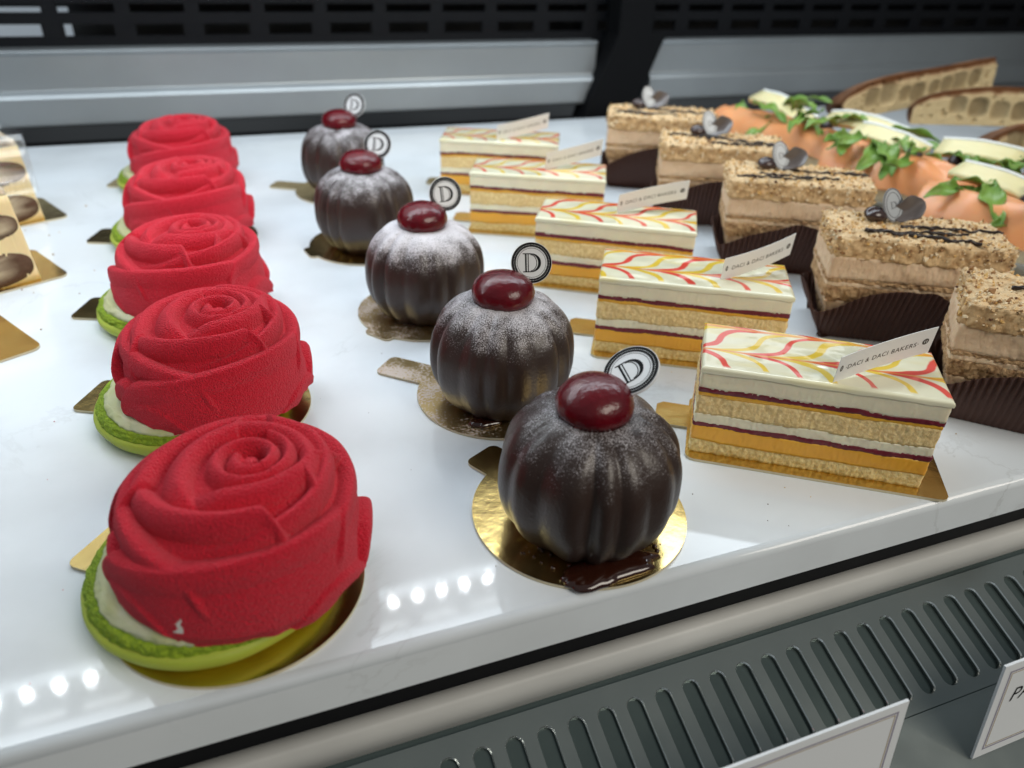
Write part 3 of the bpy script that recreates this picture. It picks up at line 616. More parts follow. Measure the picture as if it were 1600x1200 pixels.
def glaze_mesh(L, Wd, z0, z1, seed, fine=True, style=0):
    nx, ny = (470, 270) if fine else (260, 150)
    u = np.linspace(0, L, nx); v = np.linspace(0, Wd, ny); Uu, Vv = np.meshgrid(u, v)
    rs = np.random.RandomState(seed)
    vn = Vv / Wd
    wob = 0.012 * fbm(Uu / 22, 0 * Uu, 0, 2, seed)
    v1 = 0.40 + wob + 0.02 * (Uu / L - 0.5); v2 = 0.93 + wob - 0.03 * Uu / L
    amp1 = 17.0; amp2 = 15.0
    f = -amp1 * np.exp(-np.abs(vn - v1) / 0.085) + amp2 * np.exp(-np.abs(vn - v2) / 0.075) - 4 * (vn - 0.5)
    x0 = Uu - f + 0.7 * fbm(Uu / 9, Vv / 9, 0, 2, seed + 2)
    gx = np.gradient(x0, u, axis=1); gy = np.gradient(x0, v, axis=0); gr = np.sqrt(gx ** 2 + gy ** 2)
    col = np.zeros((ny, nx, 3)); col[:] = (0.84, 0.81, 0.60)
    col *= (1 + 0.03 * fbm(Uu / 12, Vv / 6, 0, 3, seed + 6))[..., None]
    # translucent pale yellow veil
    veil = sst(0.1, 0.7, fbm(Uu / 20, Vv / 6, 0, 2, seed + 8)); col = col * (1 - 0.35 * veil[..., None]) + 0.35 * veil[..., None] * np.array((0.80, 0.66, 0.20))
    centers = []; x = -40 + rs.uniform(-2, 2); k = 0
    while x < L + 45:
        centers.append((x, k % 2, rs.uniform(0.8, 1.25))); x += 12.6 + rs.uniform(-1.8, 1.8); k += 1
    for x_, kk, ws in centers:
        d = np.abs(x0 - x_) / gr; wdt = 1.5 * ws * (0.8 + 0.25 * fbm(Uu / 5, Vv / 5, 0, 2, seed + k))
        # blobs end short of the front edge
        e = sst(0.055, 0.10, vn + 0.02 * np.sin(x_)) if kk == 0 else sst(0.035, 0.08, vn + 0.02 * np.cos(x_))
        a = (1 - sst(wdt * 0.75, wdt * 1.25, d)) * e
        c = np.array((0.80, 0.022, 0.012)) if kk == 0 else np.array((0.86, 0.58, 0.008))
        a = a * (0.92 if kk == 0 else 0.9)
        col = col * (1 - a[..., None]) + a[..., None] * c
    for vv, w_ in ((v1, 0.013), (v2, 0.020)):
        a = (1 - sst(w_ * 0.6, w_ * 1.8, np.abs(vn - vv))) * (0.75 + 0.3 * fbm(Uu / 8, Vv, 0, 2, seed + 3)); a = np.clip(a, 0, 1)
        col = col * (1 - a[..., None]) + a[..., None] * np.array((0.82, 0.26, 0.03))
    edge = np.maximum(0, np.maximum(np.abs(Uu - L / 2) - (L / 2 - 1.6), np.abs(Vv - Wd / 2) - (Wd / 2 - 1.6))) / 1.6
    Z = z1 - 1.1 * (1 - np.sqrt(np.clip(1 - edge ** 2, 0, 1))) + 0.10 * fbm(Uu / 10, Vv / 10, 0, 2, seed + 1)
    top = np.stack([Uu - L / 2, Vv - Wd / 2, Z], -1)
    V = top.reshape(-1, 3); F1 = grid_faces(ny, nx, False)
    C = col.reshape(-1, 3)
    # skirt down to z0 with small drips
    idx = np.concatenate([np.arange(nx), np.arange(1, ny) * nx + nx - 1, (ny - 1) * nx + np.arange(nx - 2, -1, -1), np.arange(ny - 2, 0, -1) * nx])
    B = V[idx].copy(); B[:, 2] = z0 - 0.35 - 0.45 * fbm(B[:, 0] / 6, B[:, 1] / 6, 0, 2, seed + 11); B[:, :2] *= 0.997
    n0 = len(V); nb = len(idx); V = np.concatenate([V, B]); C = np.concatenate([C, C[idx] * 0.2 + np.array((0.82, 0.78, 0.60)) * 0.8])
    F2 = [[int(idx[j]), n0 + j, n0 + (j + 1) % nb, int(idx[(j + 1) % nb])] for j in range(nb)]
    return V, F1.tolist() + F2, C
# paper band: curved strip with lettering
def band_curve(t, Lb, bend):
    # plan curve and rise
    a = bend * (t - 0.3); x = Lb * t; y = 6.0 * bend * (t - t * t) * 2; z = 3.5 * t + 2.5 * t * t
    return x, y, z
def band_parts(Lb, Hb, bend, seed):
    t = np.linspace(0, 1, 40); x, y, z = band_curve(t, Lb, bend)
    v = []
    for th in (0.0, 0.22):
        for zz in (0, Hb): v.append(np.stack([x, y + th, z + zz], 1))
    V = np.concatenate(v); n = 40; f = []
    for i in range(n - 1):
        f += [[i, i + 1, n + i + 1, n + i], [2 * n + i + 1, 2 * n + i, 3 * n + i, 3 * n + i + 1], [n + i, n + i + 1, 3 * n + i + 1, 3 * n + i], [i + 1, i, 2 * n + i, 2 * n + i + 1]]
    f += [[0, n, 3 * n, 2 * n], [n - 1, 2 * n + n - 1, 3 * n + n - 1, n + n - 1]]
    tv, tf = text_mesh('\u00b7DACI & DACI BAKERS\u00b7', Hb * 0.30, 1.12, bold=0.012)
    w0 = tv[:, 0].min(); w1 = tv[:, 0].max(); sc = Lb * 0.76 / (w1 - w0); tv[:, :2] *= 1; tx = (tv[:, 0] - w0) * sc + Lb * 0.10; ty = tv[:, 1] * sc * 0.95
    parts = [(np.stack([tx, ty, 0 * tx], 1), tf)]
    ring_, rf = disc(Hb * 0.115, Hb * 0.115, 0, 0.001, 24); parts.append((np.stack([ring_[:, 0] + Lb * 0.925, ring_[:, 1] + 0.11 * Hb, 0 * ring_[:, 0]], 1), [rf[1]]))
    ring_, rf = disc(Hb * 0.06, Hb * 0.115, 0, 0.001, 24); parts.append((np.stack([ring_[:, 0] + Lb * 0.05, ring_[:, 1] + 0.11 * Hb, 0 * ring_[:, 0]], 1), [rf[1]]))
    TV, TF = merge(parts)
    tt = TV[:, 0] / Lb; x, y, z = band_curve(tt, Lb, bend); P = np.stack([x, y - 0.06, z + Hb * 0.40 + TV[:, 1]], 1)
    wb_ = []
    for cx, ww in ((0.915, 1), (0.935, 1), (0.05, 1)):
        q = np.array([(cx - 0.003, 0.06), (cx + 0.003, 0.06), (cx + 0.003, 0.16), (cx - 0.003, 0.16)]); tt = q[:, 0]; x, y, z = band_curve(tt, Lb, bend)
        wb_.append((np.stack([x, y - 0.10, z + Hb * 0.40 + q[:, 1] * Hb], 1), [[0, 1, 2, 3]]))
    return (V, f), (P, TF), merge(wb_)
def fruit_slice(i, x, y, rz, label, band, bend, bang, Lb=42, fine=True):
    o = root('fruit_slice', (x * MM, y * MM, 0.00125), rz, label, 'cake slice', 'layered fruit slices with marbled glaze')
    sd = 100 + i * 13; WS[0] = 900 + i
    L, Wd = SL, SW
    for nm, z0, z1, mt_, amp, ins, w in (('sponge_layer', 0, 5.0, m_sponge2, 0.5, 0.5, 0.8), ('curd_layer', 4.9, 10.6, m_curd, 0.25, 0.2, 0.8), ('jelly_layer', 10.5, 12.3, m_jam, 0.3, 0.15, 0.8), ('cream_layer', 12.0, 15.3, m_cream, 0.3, 0.3, 0.8),
                                      ('sponge_layer', 15.2, 22.6, m_sponge, 0.6, 0.3, 0.8), ('curd_layer', 22.5, 24.0, m_curd, 0.2, 0.2, 0.8), ('jelly_layer', 23.9, 25.6, m_jam, 0.25, 0.05, 0.8), ('cream_layer', 25.2, 31.4, m_cream, 0.16, 0.1, 0.5)):
        z0 *= 1.154; z1 *= 1.154
        V, f = slab_mesh(L, Wd, z0, z1, sd + int(z0 * 3), amp, 7.0, 0.1, 520 if fine else 300, 8, 0.8, w, ins)
        link(nm, mesh(nm, V, f), mt_, o)
    V, f, C = glaze_mesh(L + 0.9, Wd + 0.6, 36.3, 38.3, sd, fine)
    link('marbled_glaze', mesh('marbled_glaze', V, f, color=C), m_glaze, o)
    A, B, Cc = band_parts(Lb, 11.0, bend, i)
    b = link('paper_band', mesh('paper_band', *A), m_paper, o, smooth=False, loc=[q * MM for q in band], rot=(math.radians(4), 0, math.radians(bang) - rz))
    link('band_lettering', mesh('band_lettering', *B), m_inkp, b, smooth=False); link('band_emblem_bars', mesh('band_emblem_bars', *Cc), m_paper, b, smooth=False)
    # gold card
    P, Q = rrect(L + 12, Wd + 2, 3.0, 200); pts = P.tolist()
    return o
SD = math.radians(-37.0)
def centre(fx, fy, rz):
    return fx + SL / 2 * math.cos(rz) - SW / 2 * math.sin(rz), fy + SL / 2 * math.sin(rz) + SW / 2 * math.cos(rz)
FS = [(157, 202, -34.5, 'frontmost layered slice with glossy red and yellow feathered glaze', 0.5, 0), (157, 287, -31.0, 'second layered fruit slice from the front of its row', -0.3, 8),
      (160, 371, -32, 'middle layered fruit slice, its white band arched', 0.9, -4), (152, 462, -27, 'second layered fruit slice from the back', 0.25, 6), (157, 547, -25, 'backmost layered fruit slice of the row', 0.2, 6)]
BP = [(195.7, 177.6), (209.2, 268.4), (206.2, 364.8), (200.9, 454.6), (196.1, 533.9)]
for i, (fx, fy, dg, lb, bend, ba) in enumerate(FS):
    rz = math.radians(dg); cx, cy = centre(fx, fy, rz)
    # tab card first
    P, Q = rrect(SL + 10, SW + 8, 3.5, 160); P = P + np.array([4.2, -0.6]); pts = [tuple(p) for p in P]
    # rounded tab on the left end, near the back
    L0 = -(SL + 10) / 2 + 4.2; out = []
    tabp = [(L0, 15), (L0 - 11, 15), (L0 - 13.5, 12.5), (L0 - 13.5, 0.5), (L0 - 11, -2), (L0, -2)]
    ins = False
    for p in pts:
        if abs(p[0] - L0) < 0.05 and -2 < p[1] < 15:
            if not ins: out += tabp; ins = True
            continue
        out.append(p)
    board_obj('slice_board', out, 1.2, (cx * MM, cy * MM, 0), rz, ['gold card under the frontmost layered slice, corner sticking out on the right', 'gold card under the second layered slice from the front', 'gold card under the middle layered slice', 'gold card under the second layered slice from the back', 'gold card under the backmost layered slice'][i], 'gold cards under the layered slices', m_gold)
    fruit_slice(i, cx, cy, rz, lb, (lambda dx, dy: ((dx * math.cos(rz) + dy * math.sin(rz)), (-dx * math.sin(rz) + dy * math.cos(rz)), 38.0))(BP[i][0] - cx, BP[i][1] - cy), bend, ba, 42, i < 3)

# ------------------------------------------------------------------ coffee and nut slices in brown paper cases
m_mousse = mat('coffee_mousse', (0.80, 0.60, 0.41), 0.6, sss=0.2, sss_scale=0.003, bump=0.7, bscale=260, bdetail=5, bdist=0.0012, var=0.5, vscale=120, var_col=(0.62, 0.42, 0.25))
m_nut = mat('nutty_wafer', (0.64, 0.43, 0.23), 0.85, bump=1.0, bscale=420, bdetail=5, bdist=0.002, var=0.9, vscale=260, var_col=(0.34, 0.19, 0.09))
m_crust = mat('nut_crust', (0.56, 0.36, 0.17), 0.8, attr='tint', bump=0.8, bscale=600, bdetail=4, bdist=0.0009)
m_crumb = mat('nut_crumbs', (0.6, 0.4, 0.2), 0.75, attr='tint', bump=0.5, bscale=900)
m_case = mat('brown_paper_case', (0.075, 0.034, 0.025), 0.6, spec=0.35, bump=0.25, bscale=300, var=0.4, vscale=50, var_col=(0.06, 0.026, 0.02))
m_drz = mat('dark_chocolate_drizzle', (0.02, 0.012, 0.010), 0.28)
m_silver = mat('silver_seal', (0.42, 0.45, 0.48), 0.35, 0.55)
KL, KW = 80.0, 42.0
def chunk(rs, s):
    v = np.array([(0, 0, 1), (0.9, 0, 0.1), (0, 0.9, 0), (-0.9, 0, 0.1), (0, -0.9, 0), (0, 0, -1)], float) * rs.uniform(0.6, 1.2, (6, 1)) * s
    v = v @ np.array(Euler(rs.uniform(0, 6, 3)).to_matrix()); f = [[0, 1, 2], [0, 2, 3], [0, 3, 4], [0, 4, 1], [5, 2, 1], [5, 3, 2], [5, 4, 3], [5, 1, 4]]
    return v, f
def coffee_slice(i, x, y, rz, label, sealpos=(-14, 4), top=55.0):
    rs = np.random.RandomState(60 + i); sd = 300 + i * 9; WS[0] = 950 + i
    o = root('coffee_slice', (x * MM, y * MM, 0.0004), rz, label, 'cake slice', 'coffee nut slices in brown paper cases')
    for nm, z0, z1, mt_, amp, ins in (('nut_wafer', 1.0, 12, m_nut, 0.8, 0.3), ('mousse_layer', 11.8, 21, m_mousse, 0.4, 0.4), ('nut_wafer', 20.8, 29.5, m_nut, 1.1, 0.2), ('mousse_layer', 29.3, 31.6, m_mousse, 0.5, 0.3), ('nut_wafer', 31.4, 33.6, m_nut, 0.9, 0.2), ('mousse_layer', 33.4, top - 10.5, m_mousse, 0.5, 0.1)):
        V, f = slab_mesh(KL, KW, z0, z1, sd + int(z0), amp, 4.0, 0.15, 420, 8, 1.5, 0.6, ins); kq = 1 - np.clip(V[:, 2] / 27, 0, 1); V[:, 0] *= 1 - 0.20 * kq; V[:, 1] *= 1 - 0.34 * kq; link(nm, mesh(nm, V, f), mt_, o)
    # crust: rough block with a rough grid on top
    P, Q = rrect(KL + 0.8, KW + 0.8, 4.5, 420); P = P + Q * (1.3 * fbm(P[:, 0] / 13, P[:, 1] / 13, 0, 2, sd + 1))[:, None]; rings = []
    zz = np.linspace(top - 11, top - 1, 11)
    for z in zz:
        d = 1.3 * fbm(P[:, 0] / 2.8, P[:, 1] / 2.6, z / 2.6, 3, sd); rings.append(np.c_[P + Q * d[:, None], z + 0.6 * fbm(P[:, 0] / 3, P[:, 1] / 3, 3, 2, sd)])
    for q in np.linspace(0.985, 0.02, 46):
        hx, hy = P[:, 0] * q + np.sign(P[:, 0]) * 0, P[:, 1] * q
        z = top - 0.6 + 1.5 * fbm(hx / 3.2, hy / 3.2, 0, 3, sd + 2) + 0.7 * vnoise(hx * 1.1, hy * 1.1, 0, sd + 3) - 1.6 * max(0, q - 0.93) / 0.06
        rings.append(np.stack([hx, hy, z], 1))
    V, f = loft(rings); k = sst(-0.5, 0.5, fbm(V[:, 0] / 2.2, V[:, 1] / 2.2, V[:, 2] / 2.2, 3, sd + 8))[:, None]
    pale = sst(top - 2.2, top - 0.8, V[:, 2])[:, None]
    C = (np.array((0.48, 0.29, 0.13)) * (1 - k) + np.array((0.80, 0.57, 0.31)) * k) * (1 - pale * 0.55) + np.array((0.80, 0.62, 0.38)) * pale * 0.55
    link('nut_crust', mesh('nut_crust', V, f, color=C), m_crust, o)
    parts = []; cols = []
    for k in range(900):
        if rs.rand() < 0.45: # along the top edges
            j = rs.randint(len(P)); px, py = P[j] * rs.uniform(0.93, 1.0); pz = top + rs.uniform(-9.0, 0.6)
            if pz < top - 1: px, py = P[j] * 1.01
        else: px, py = rs.uniform(-KL / 2 + 2, KL / 2 - 2), rs.uniform(-KW / 2 + 2, KW / 2 - 2); pz = top + rs.uniform(-0.4, 0.5)
        s_ = rs.uniform(0.35, 1.35) * (1.5 if rs.rand() < 0.06 else 1); v, f = chunk(rs, s_); parts.append((v + np.array([px, py, pz]), f))
        c = np.array([(0.78, 0.54, 0.27), (0.84, 0.69, 0.46), (0.34, 0.18, 0.07), (0.68, 0.42, 0.14), (0.16, 0.07, 0.03)][rs.choice(5, p=[0.32, 0.34, 0.16, 0.13, 0.05])]) * rs.uniform(0.85, 1.1); cols += [c] * 6
    V, f = merge(parts); c = link('nut_crumbs', mesh('nut_crumbs', V, f, color=np.array(cols)), m_crumb, o, smooth=False); c['kind'] = 'stuff'
    for k in range(3):
        t = np.linspace(0, 1, 70); y0 = rs.uniform(-10, 6) if k else -14.0; x0 = rs.uniform(-38, -5); x1 = x0 + rs.uniform(35, 60); x1 = min(x1, 40)
        px = x0 + (x1 - x0) * t; py = y0 + 6 * (t - 0.5) * rs.uniform(-1, 1) + 2.6 * fbm(t * 7, t * 0 + k, 0, 2, sd + k); pz = top + 0.75 + 1.1 * fbm(px / 3.2, py / 3.2, 0, 3, sd + 2)
        V, f = tube(np.stack([px, py, pz], 1), 0.8 + 0.5 * fbm(t * 9, t * 0, 0, 2, sd + k + 4), 6); link('chocolate_drizzle', mesh('chocolate_drizzle', V, f), m_drz, o)
    # coffee bean of dark chocolate, oval silver seal and a folded glossy chocolate leaf
    sx, sy = sealpos
    def blob(a, b, c, n=24, crease=0.0):
        ph = np.linspace(0.05, math.pi - 0.05, 14); th = np.linspace(0, 2 * math.pi, n, endpoint=False); rr = []
        for p in ph:
            q = np.stack([a * np.sin(p) * np.cos(th), b * np.sin(p) * np.sin(th), c * np.cos(p) + 0 * th], 1); q[:, 2] -= crease * np.exp(-(q[:, 1] / (b * 0.18)) ** 2) * (q[:, 2] > 0); rr.append(q)
        return loft(rr[::-1])
    V, f = blob(5.2, 4.0, 3.0, crease=1.0); b = link('coffee_bean', mesh('coffee_bean', V, f), m_beans, o, loc=((sx - 6) * MM, (sy - 1) * MM, (top + 3.0) * MM), rot=(0.2, 0.1, 0.6)); b.scale = (1.3, 1.3, 1.2)
    se = bpy.data.objects.new('oval_seal', seal_me); COL.objects.link(se); se.parent = o; se.location = ((sx + 0.5) * MM, (sy - 1) * MM, (top + 8.2) * MM); se.rotation_euler = (math.radians(72), math.radians(-16), math.radians(-38) - rz + math.radians(26))
    for nm, me_ in (('seal_ring', seal_ring), ('seal_letter', seal_D)):
        c = bpy.data.objects.new(nm, me_); COL.objects.link(c); c.parent = se
    # leaf: folded dish
    u = np.linspace(-1, 1, 22); w = np.linspace(-1, 1, 14); Uu, Ww = np.meshgrid(u, w); wd = np.sqrt(np.clip(1 - Uu ** 2, 0, 1)) * (1 + 0.1 * np.sin(5 * Uu))
    X = 6.2 * Uu; Y = 4.4 * Ww * wd; Z = 1.6 * np.abs(Ww * wd) ** 1.5 * 1.4 + 0.8 * np.cos(3 * Uu) * Ww * wd
    Vt = np.stack([X, Y, Z], -1).reshape(-1, 3); ft = grid_faces(14, 22, False).tolist(); n0 = len(Vt); Vb = Vt.copy(); Vb[:, 2] -= 1.3
    Vv, ff = np.concatenate([Vt, Vb]), ft + [[q + n0 for q in f_][::-1] for f_ in ft]
    bd = list(range(22)) + [r_ * 22 + 21 for r_ in range(1, 14)] + [13 * 22 + c_ for c_ in range(20, -1, -1)] + [r_ * 22 for r_ in range(12, 0, -1)]
    ff += [[bd[(q + 1) % len(bd)], bd[q], bd[q] + n0, bd[(q + 1) % len(bd)] + n0] for q in range(len(bd))]
    link('chocolate_leaf', mesh('chocolate_leaf', Vv, ff), m_leafchoc, o, loc=((sx + 8.5) * MM, (sy - 0.5) * MM, (top + 6.5) * MM), rot=(math.radians(62), math.radians(-30), 0.2)).scale = (1.3, 1.3, 1.3)
    # pleated paper case
    n = 1100; P, Q = rrect(KL + 2.6, KW + 2.6, 3.0, n); per = 2 * (KL + KW); pl = 92
    ph = np.arange(n) / n * pl; tri = np.abs((ph % 1) * 2 - 1) * 2 - 1
    rings = []; hv = 1 + 0.10 * fbm(P[:, 0] / 18, P[:, 1] / 18, 0, 2, sd + 20)
    frontc = np.cos(np.clip(P[:, 0] / (KL / 2), -1, 1) * math.pi / 2)   # the rim arches up mid-side
    H = (17 + 16 * frontc) * hv
    for t in np.linspace(0, 1, 9):
        fl = -5.5 * (1 - t) ** 1.6 + t * (1.5 + 6.5 * frontc); am = 0.15 + 0.85 * t
        wv = 0.8 * t * fbm(P[:, 0] / 9, P[:, 1] / 9, t, 2, sd + 22)
        q = P * (1 - 0.03 * (1 - t)); rings.append(np.c_[q + Q * (fl + am * 1.05 * tri + wv)[:, None], 0.0 + H * t + 0.35 * t * tri])
    V, f = loft(rings, True, False); c = link('paper_case', mesh('paper_case', V, f), m_case, o, smooth=False)
    sm = c.modifiers.new('thickness', 'SOLIDIFY'); sm.thickness = 0.00015
    return o
m_leafchoc = mat('bloomed_chocolate_leaf', (0.14, 0.12, 0.115), 0.3, coat=0.4, coat_rough=0.12, bump=0.3, bscale=200)
m_beans = mat('dark_chocolate_decor', (0.045, 0.024, 0.022), 0.22, coat=0.35, coat_rough=0.1, bump=0.2, bscale=250)
seal_me = mesh('oval_seal', *disc(5.0, 8.4, -0.4, 0.4)); seal_ring = mesh('seal_ring', *merge([ring(4.9, 8.3, 0.6, 0.45), ring(3.6, 6.4, 0.4, 0.45)])); seal_D = mesh('seal_letter', *letter_D(3.4, 0.45))
seal_me.materials.append(m_silver); m_dsil = mat('dark_silver_print', (0.14, 0.14, 0.15), 0.4, 0.3); seal_ring.materials.append(m_dsil); seal_D.materials.append(m_dsil)
KS = [(270, 192, -45, 'frontmost coffee nut slice at the right edge, cut off by the frame', (14, 6)), (271, 267, -31, 'second coffee nut slice from the front, with wavy chocolate drizzle', (-12, 8)),
      (276, 360, -30, 'middle coffee nut slice of its row, silver seal on top', (-12, 7)), (279, 442, -29, 'second coffee nut slice from the back, behind the middle one', (-10, 8)), (283, 528, -29, 'backmost coffee nut slice beside the black upright', (-12, 9))]
for i, (fx, fy, dg, lb, sp) in enumerate(KS):
    rz = math.radians(dg); cx = fx + KL / 2 * math.cos(rz) - KW / 2 * math.sin(rz); cy = fy + KL / 2 * math.sin(rz) + KW / 2 * math.cos(rz)
    coffee_slice(i, cx, cy, rz, lb, sp, 55)

# ------------------------------------------------------------------ tiramisu slices at the left edge
m_tcream = mat('mascarpone_cream', (0.84, 0.66, 0.36), 0.5, sss=0.3, sss_scale=0.003, bump=0.3, bscale=200)
m_tsponge = mat('soaked_ladyfinger', (0.5, 0.4, 0.3), 0.85, attr='tint', bump=1.0, bscale=350, bdist=0.0012)
m_wrap = mat('clear_film', (0.95, 0.97, 1.0), 0.05, trans=1.0, ior=1.1)
def tiramisu(x, y, rz, label, seed, top=50, wrap=False, lean=0.0):
    o = root('tiramisu_slice', (x * MM, y * MM, 0.00125), rz, label, 'cake slice', 'tiramisu slices at the left edge')
    L, Wd = 70.0, 44.0; zt = top
    V, f = slab_mesh(L, Wd, 0, zt - 3, seed, 0.4, 8, 0.0, 420, 12, 2.0, 0.2, 0); 
    V[:, 0] *= 1 - 0.0022 * V[:, 2] * 1.0
    link('cream_body', mesh('cream_body', V, f), m_tcream, o)
    V, f = slab_mesh(L * 0.90, Wd, zt - 3.4, zt, seed + 2, 0.7, 5, 0, 420, 5, 2.5, 0.8, 0.5); link('cocoa_topping', mesh('cocoa_topping', V, f), mat('cocoa_top', (0.66, 0.55, 0.40), 0.7, bump=0.6, bscale=200, var=1.0, vscale=90, var_col=(0.07, 0.03, 0.02)), o)
    rs = np.random.RandomState(seed)
    # ladyfingers: lozenges showing on each face of the cut
    for zc_, hh in ((9.5, 9.8), (32, 8.0)):
        for k, (px, py, a, b) in enumerate([(0, 0, 33.8 - (0.07 * zc_), Wd / 2 + 0.5)]):
            th = np.linspace(0, 2 * math.pi, 48, endpoint=False); cs = np.sign(np.cos(th)) * np.abs(np.cos(th)) ** 0.75; sn = np.sign(np.sin(th)) * np.abs(np.sin(th)) ** 0.75
            rings = [np.stack([px + a * q * cs, np.full(48, yy), np.maximum(zc_ + hh * q * sn, 0.1)], 1) for yy, q in ((-b, 0.02), (-b, 0.5), (-b, 0.8), (-b + 0.3, 1), (0, 1.02), (b - 0.3, 1), (b, 0.5), (b, 0.02))]
            V, f = loft(rings); rad = 0.25 * (zc_ < 15) * (zc_ + 4 - V[:, 2]) / hh + np.hypot((V[:, 0] - px) / a, (V[:, 2] - zc_) / hh)
            kx = sst(0.6, 0.98, rad + 0.45 * fbm(V[:, 0] / 5, V[:, 1] / 5, V[:, 2] / 5, 3, seed))[:, None]; C = np.array((0.52, 0.42, 0.28)) * (1 - kx) + np.array((0.09, 0.04, 0.018)) * kx
            link('ladyfinger', mesh('ladyfinger', V, f, color=C), m_tsponge, o)
        # end face finger
        th = np.linspace(0, 2 * math.pi, 48, endpoint=False); b = L / 2 * (1 - 0.0022 * zc_) + 0.6
        rings = [np.stack([np.full(48, xx), 17 * q * np.cos(th), np.maximum(zc_ + hh * 0.95 * q * np.sin(th), 0.1)], 1) for xx, q in ((b - 6, 1), (b - 0.3, 1), (b, 0.8), (b + 0.05, 0.4), (b + 0.06, 0.02))]
        V, f = loft(rings); rad = np.hypot(V[:, 1] / 17, (V[:, 2] - zc_) / hh); kx = sst(0.6, 0.98, rad + 0.45 * fbm(V[:, 0] / 5, V[:, 1] / 5, V[:, 2] / 5, 3, seed))[:, None]; C = np.array((0.52, 0.42, 0.28)) * (1 - kx) + np.array((0.09, 0.04, 0.018)) * kx
        link('ladyfinger', mesh('ladyfinger', V, f, color=C), m_tsponge, o)
    if wrap:
        P, Q = rrect(L + 2.4, Wd + 2.4, 2, 200)
        V, f = loft([np.c_[P, np.full(200, z)] for z in (18, zt + 4)], False, False); w = link('clear_film', mesh('clear_film', V, f), m_film, o, smooth=True)
        mm_ = w.modifiers.new('thickness', 'SOLIDIFY'); mm_.thickness = 0.0001
    return o
m_film = bpy.data.materials.new('acetate_film'); m_film.use_nodes = True
nt = m_film.node_tree; nt.nodes.clear(); ou = nt.nodes.new('ShaderNodeOutputMaterial'); tr = nt.nodes.new('ShaderNodeBsdfTransparent'); gl = nt.nodes.new('ShaderNodeBsdfGlossy'); gl.inputs['Roughness'].default_value = 0.15
mxs = nt.nodes.new('ShaderNodeMixShader'); mxs.inputs[0].default_value = 0.08; nt.links.new(tr.outputs[0], mxs.inputs[1]); nt.links.new(gl.outputs[0], mxs.inputs[2]); nt.links.new(mxs.outputs[0], ou.inputs[0])
def rect_board(x, y, rz, label, L=84, Wd=52):
    P, Q = rrect(L, Wd, 5, 160); board_obj('square_cake_board', [tuple(p) for p in P], 1.2, (x * MM, y * MM, 0), rz, label, 'gold cards at the left edge')
# right corners of the cards (mm): (-100,579), (-91,475), (-96,384)
TR = [(-101, 575, 25, 'gold card under the wrapped tiramisu slice at the far left'), (-92, 472, 27, 'gold card under the tiramisu slice at the left edge'), (-96, 385, 30, 'empty looking gold card corner at the left edge, nearest the viewer')]
for (cx, cy, dg, lb), i in zip(TR, range(3)):
    rz = math.radians(dg); lx, ly = 42, -6
    px = cx - (lx * math.cos(rz) - ly * math.sin(rz)) ; py = cy - (lx * math.sin(rz) + ly * math.cos(rz))
    if i < 3: rect_board(px, py, rz, lb)
    if i < 2: tiramisu(px - 6 * math.cos(rz), py - 6 * math.sin(rz), rz, ['tiramisu slice in clear film at the back of the left edge', 'unwrapped tiramisu slice at the left edge, in front of the wrapped one'][i], 500 + i, 50, i == 0)

# ------------------------------------------------------------------ salmon sandwiches and toasted bread at the right
m_crustb = mat('brown_bread_crust', (0.22, 0.095, 0.035), 0.75, attr=None, bump=0.7, bscale=140, bdist=0.0015, var=0.9, vscale=45, var_col=(0.06, 0.022, 0.010))
m_crumbb = mat('holey_bread_crumb', (0.60, 0.47, 0.26), 0.9, attr='tint', bump=0.8, bscale=300, bdist=0.0015)
m_breadp = mat('pale_bread', (0.62, 0.52, 0.34), 0.85, bump=0.7, bscale=200, bdist=0.0015, var=0.4, vscale=60, var_col=(0.5, 0.33, 0.15))
m_salmon = mat('smoked_salmon', (0.84, 0.34, 0.13), 0.35, sss=0.35, sss_rad=(1, 0.35, 0.15), sss_scale=0.006, bump=0.25, bscale=90, var=0.5, vscale=35, var_col=(0.86, 0.44, 0.24))
m_brie = mat('pale_soft_cheese', (0.80, 0.72, 0.40), 0.45, sss=0.2, sss_scale=0.004)
m_rind = mat('white_cheese_rind', (0.82, 0.83, 0.80), 0.6, bump=0.3, bscale=300)
m_leaf = mat('salad_leaf_green', (0.10, 0.22, 0.03), 0.38, var=0.8, vscale=60, var_col=(0.22, 0.36, 0.06), bump=0.4, bscale=150)
m_olive = mat('black_olive', (0.03, 0.015, 0.018), 0.3)
def leaf_mesh(rs, L, Wd):
    u = np.linspace(0, 1, 26); w = np.linspace(-1, 1, 11); Uu, Ww = np.meshgrid(u, w)
    prf = np.sin(np.pi * np.clip(Uu, 0, 1) ** 0.8) * (0.75 + 0.35 * np.abs(np.sin(Uu * 9))) * Wd + 0.6
    c1, c2 = rs.uniform(-8, 10), rs.uniform(4, 12)
    X = L * Uu; Y = Ww * prf + 5 * np.sin(Uu * 3) * rs.uniform(-1, 1); Z = c1 * Uu * (1 - Uu) * 2 + c2 * (Uu - Uu ** 2) + 1.6 * np.sin(Uu * 14 + Ww * 2) * np.abs(Ww) + 1.5 * Ww ** 2
    return np.stack([X, Y, Z], -1).reshape(-1, 3), grid_faces(11, 26, False).tolist()
